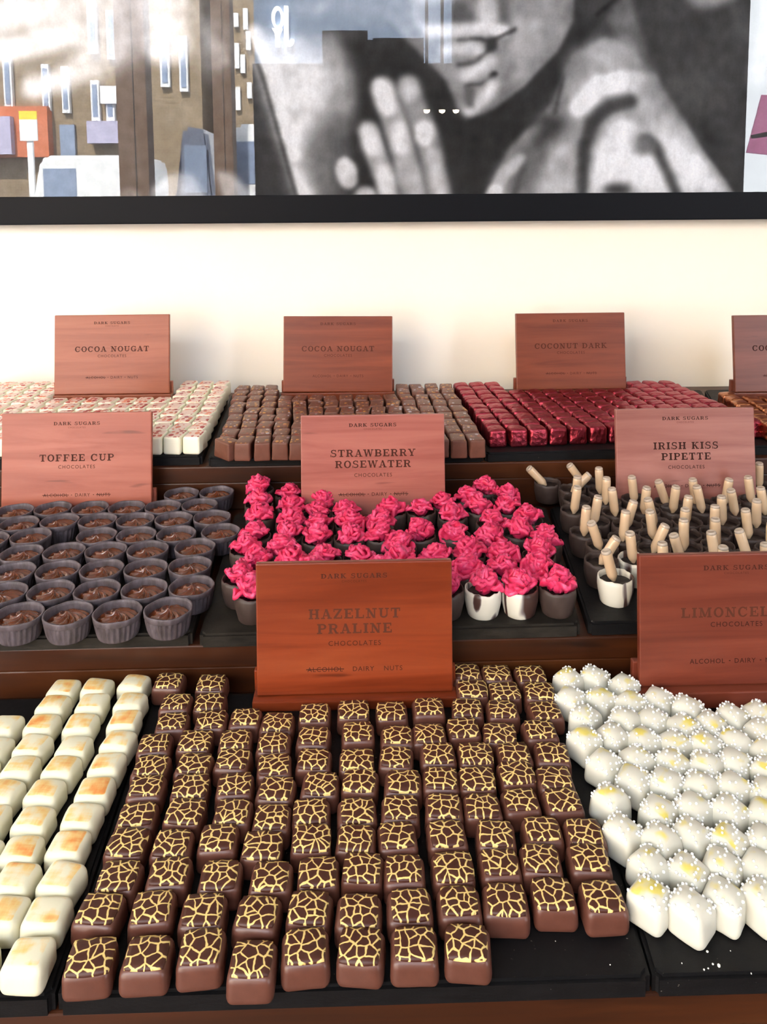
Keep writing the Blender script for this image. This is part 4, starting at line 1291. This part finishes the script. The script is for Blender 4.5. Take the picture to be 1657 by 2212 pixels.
# ------------------------------------------------------------------ what the glass mirrors: lamps, the window front and the street
def street():
    yp = -6.0
    for a, b, w in ((262, 326, 'beside the parked white van'), (466, 507, 'between the car and the narrow street gap')):  # shop window mullions, moved outdoors so that the sun brightens them
        p = empty('outdoor_mullion', (on_refl((a + b) / 2, 300, yp)[0], yp, -.12))
        tag(p, f'brown window mullion moved outdoors {w}, mirrored in the picture glass', 'post')
        hw = (on_refl(b, 300, yp)[0] - on_refl(a, 300, yp)[0]) / 2
        box('shaft', -hw, hw, -.12, .12, .12, 5.6, M['mullion'], p, .01)
        box('plinth', -hw - .04, hw + .04, -.16, .16, 0, .12, M['mullion'], p, .01)
        box('groove_strip', hw * .12, hw * .18, .119, .126, .12, 5.6, M['black'], p)
    ys = -17.0
    struct(box('road', -40, 30, -26, FRONT_Y - .1, -.25, -.12, M['asphalt']))
    X = lambda px, y=ys: on_refl(px, 200, y)[0]
    Z = lambda py, y=ys: on_refl(200, py, y)[1]
    r = empty('brick_building', (0, ys, -.12))
    tag(r, 'stock brick terrace with white sash windows mirrored in the picture glass', 'building')
    g = -.12
    def part(n, x0, x1, y0, y1, z0, z1, m, p=None):
        return box(n, x0, x1, y0 - ys, y1 - ys, z0 - g, z1 - g, m, p or r)
    part('brick_wall', -26, X(436), ys - 3, ys, g, 11, M['brick'])
    for px, w, y0, y1 in ((22, 9, 125, 235), (103, 8, 140, 240), (145, 8, 145, 245), (208, 10, 5, 118), (248, 10, 25, 130), (208, 9, 175, 262), (240, 9, 190, 262), (35, 10, -100, 18), (-60, 9, 120, 230), (-120, 9, 110, 225), (360, 10, 60, 190), (400, 9, 80, 200)):
        f = part('sash_window', X(px - w), X(px + w), ys, ys + .12, Z(y1), Z(y0), M['sash'])
        q = part('pane', X(px - w * .55), X(px + w * .55), ys + .12, ys + .14, Z(y1) + .1, Z(y0) - .1, M['pane'], f)
    part('shop_front', X(-20), X(110), ys, ys + .3, Z(340), Z(232), M['shopred'])
    part('shop_front', X(-200), X(38), ys + .3, ys + .5, Z(335), Z(255), M['shopblue'])
    part('shop_fascia', X(196), X(264), ys, ys + .4, Z(312), Z(265), M['shopblue'])
    part('hanging_board', X(222), X(268), ys + .1, ys + .2, Z(226), Z(188), M['sash'])
    part('shop_door', X(128), X(160), ys, ys + .1, g, Z(270), M['pane'])
    r2 = empty('far_terrace', (X(530), ys, g))
    tag(r2, 'brick terrace with white dressings between the post and the dark wall', 'building')
    def part2(n, x0, x1, z0, z1, m, y0=-3, y1=0):
        return box(n, x0 - X(530), x1 - X(530), y0, y1, z0 - g, z1 - g, m, r2)
    part2('brick_wall', X(503), X(556), g, 9, M['brick'])
    for px, a, b in ((515, 30, 60), (535, 20, 66), (515, 95, 150), (540, 70, 110), (527, 120, 160), (515, 190, 240), (540, 180, 215)):
        part2('sash_window', X(px - 5), X(px + 5), Z(b), Z(a), M['sash'], 0, .1)
    # road sign on its post
    s = empty('road_sign', (X(60, -12), -12, g))
    tag(s, 'white and yellow notice board on a post across the street', 'sign')
    xw = X(82, -12) - X(44, -12)
    box('post', -.05, .05, -.03, .03, 0, Z(240, -12) - g, M['sash'], s)
    box('board', -xw / 2, xw / 2, .03, .06, Z(304, -12) - g, Z(258, -12) - g, M['sash'], s)
    box('yellow_board', -xw / 2, xw / 2, .03, .06, Z(258, -12) - g, Z(240, -12) - g, M['yellow'], s)
    # white van
    def vehicle(name, label, px0, px1, ptop, y, m, cat, van):
        x0, x1 = X(px0, y), X(px1, y)
        zt_ = Z(ptop, y)
        v = empty(name, ((x0 + x1) / 2, y, g))
        tag(v, label, cat)
        L, Hh, D = x1 - x0, zt_ - g, 1.9
        prof = ([(-.5, .16), (-.5, .80), (-.485, .95), (-.46, 1.0), (.30, 1.0), (.36, .96), (.45, .58), (.495, .50), (.5, .16)] if van
                else [(-.5, .25), (-.5, .55), (-.42, .62), (-.30, .98), (.12, 1.0), (.28, .64), (.48, .55), (.5, .25)])
        bm = bmesh.new()
        a = [bm.verts.new((px * L, -D / 2, pz * Hh)) for px, pz in prof]
        b = [bm.verts.new((px * L, D / 2, pz * Hh)) for px, pz in prof]
        bm.faces.new(a); bm.faces.new(b[::-1])
        for i in range(len(prof)):
            j = (i + 1) % len(prof)
            bm.faces.new((a[j], a[i], b[i], b[j]))
        bmesh.ops.recalc_face_normals(bm, faces=bm.faces)
        bmesh.ops.bevel(bm, geom=list(bm.edges), offset=.05, segments=2, affect='EDGES')
        link('vehicle_body', bm_mesh('vehicle_body', bm), m, v)
        for wx in (-.32, .33):
            for wy in (-D / 2, D / 2 - .2):
                vs, fs = lathe([(.20, 0), (.34, 0), (.36, .03), (.36, .17), (.34, .2), (.2, .2)], 20, None, True)
                w = link('wheel', mesh('wheel', vs, fs), M['tyre'], v)
                w.rotation_euler = (-PI / 2, 0, 0); w.location = (wx * L, wy, .36)
        box('side_window', (.05 if van else -.28) * L, .33 * L if van else .1 * L, D / 2 - .01, D / 2 + .01, Hh * .66, Hh * .9, M['pane'], v)
        box('tail_lamp', -.5 * L - .01, -.5 * L + .06, D / 2 - .2, D / 2 + .01, Hh * .3, Hh * .6, M['lampred'], v)
    vehicle('van', 'white panel van parked across the street in the mirrored view', 330, 92, 342, -11.5, M['van'], 'van', True)
    vehicle('car', 'grey-blue car behind the brown window mullions in the mirrored view', 500, 385, 288, -7.5, M['car'], 'car', False)
    vehicle('van', 'white van seen in the narrow gap beside the dark wall', 640, 506, 282, -9.5, M['van'], 'van', True)
    # added blue-grey panel in place of the sky, carrying the lit letters
    yh = -5.0
    h = empty('sky_panel', (X(760, yh), yh, g))
    tag(h, 'added blue-grey panel standing in for sky with white letters JOY', 'sky_panel')
    xx = X(760, yh)
    box('sky_backing', X(552, yh) - xx, X(1040, yh) - xx, -.05, 0, 0, 5.2, M['sky_panel'], h)
    # letters face the shop: mirrored in the glass they read backwards, as in the photo
    u = (X(640, yh) - X(590, yh)) / 50.0
    def pt(px, py): return (X(px, yh) - xx, Z(py, yh) - g)
    polys = []
    def ring(cx, cy, rx, ry, w, a0=0, a1=360):
        for p in arc(cx, cy, rx, ry, a0, a1, w, w, 24): polys.append([pt(*q) for q in p])
    ring(604, 41, 13, 24, 6)
    polys.append([pt(*q) for q in ((618, 16), (627, 16), (626, 90), (617, 90))])
    ring(627, 88, 11, 14, 7.5, 0, 180)
    polys.append([pt(*q) for q in ((592, 64), (599, 64), (606, 80), (599, 80))])
    polys.append([pt(*q) for q in ((606, 64), (613, 64), (606, 82), (599, 82))])
    polys.append([pt(*q) for q in ((598, 78), (607, 78), (607, 103), (598, 103))])
    vs, fs = [], []
    for p in polys:
        b = len(vs)
        vs += [(a, .06, c) for a, c in p] + [(a, 0, c) for a, c in p]
        n = len(p)
        fs.append(tuple(range(b, b + n)))
        for i in range(n): fs.append((b + i, b + (i + 1) % n, b + n + (i + 1) % n, b + n + i))
    link('lit_lettering', mesh('lit_lettering', vs, fs), M['lit_letter'], h)
    # dark ledge of goods on the front wall, and warm lamps
    bm = bmesh.new()
    y = FRONT_Y
    def rr(a, b, t): box_bm(bm, on_refl(a, 200)[0], on_refl(b, 200)[0], y, y + .12, on_refl(700, 150)[1] - .6, on_refl(700, t)[1])
    rr(700, 795, 76); rr(795, 806, 96); rr(806, 912, 92)
    tag(link('dark_shelf_unit', bm_mesh('dark_shelf_unit', bm), M['black']), 'dark stepped shelf unit at the shop front, mirrored above the drawn fingers', 'shelf unit')
    # poster by the far window
    yb = FRONT_Y - .04
    p = empty('window_poster', (on_refl(1640, 300)[0], yb, on_refl(1640, 300)[1]))
    tag(p, 'pink spotted poster hanging in the bright far window', 'poster')
    o = p.location
    def qd(n, pts, m, dy):
        vs = [(on_refl(a, b, yb)[0] - o.x, dy, on_refl(a, b, yb)[1] - o.z) for a, b in pts]
        vs += [(a, dy - .004, c) for a, _, c in vs]
        k = len(pts)
        fs = [tuple(range(k)), tuple(range(2 * k - 1, k - 1, -1))] + [(i, (i + 1) % k, k + (i + 1) % k, k + i) for i in range(k)]
        link(n, mesh(n, vs, fs), m, p)
    qd('sheet', [(1645, 205), (1760, 205), (1760, 345), (1612, 330)], M['pinkp'], .0)
    qd('blue_streak', [(1622, 292), (1760, 262), (1760, 282), (1622, 300)], M['shopblue'], .006)
    # ceiling downlights
    for px in (922, 955, 985):
        x, z = on_refl(px, 238, -.9)
        l = empty('spot_lamp', (x, -.9, z))
        tag(l, 'small warm spot lamp hanging from the ceiling', 'lamp', 'warm spot lamps')
        bm = bmesh.new(); box_bm(bm, -.006, .006, -.006, .006, .02, 3.2 - z)
        link('stem', bm_mesh('stem', bm), M['black'], l)
        vs, fs = lathe([(.018, 0.004), (.022, .0), (.024, .03), (.012, .045)], 20, None, True)
        link('lamp_shade', mesh('lamp_shade', vs, fs, True), M['black'], l)
        bm = bmesh.new(); bmesh.ops.create_icosphere(bm, subdivisions=2, radius=.014)
        link('bulb', bm_mesh('bulb', bm, True), M['lamp_glow'], l)
street()

from bpy_extras.object_utils import world_to_camera_view as wcv
bpy.context.view_layer.update()
for q, t in ((Vector((*un(195, 2065, .38), CZ - .38)), (195, 2065)), (Vector((*un(1500, 900, .3), CZ - .3)), (1500, 900))):
    c = wcv(SC, cam, q)
    print('CHECK', t, c.x * 1657, (1 - c.y) * 2212)
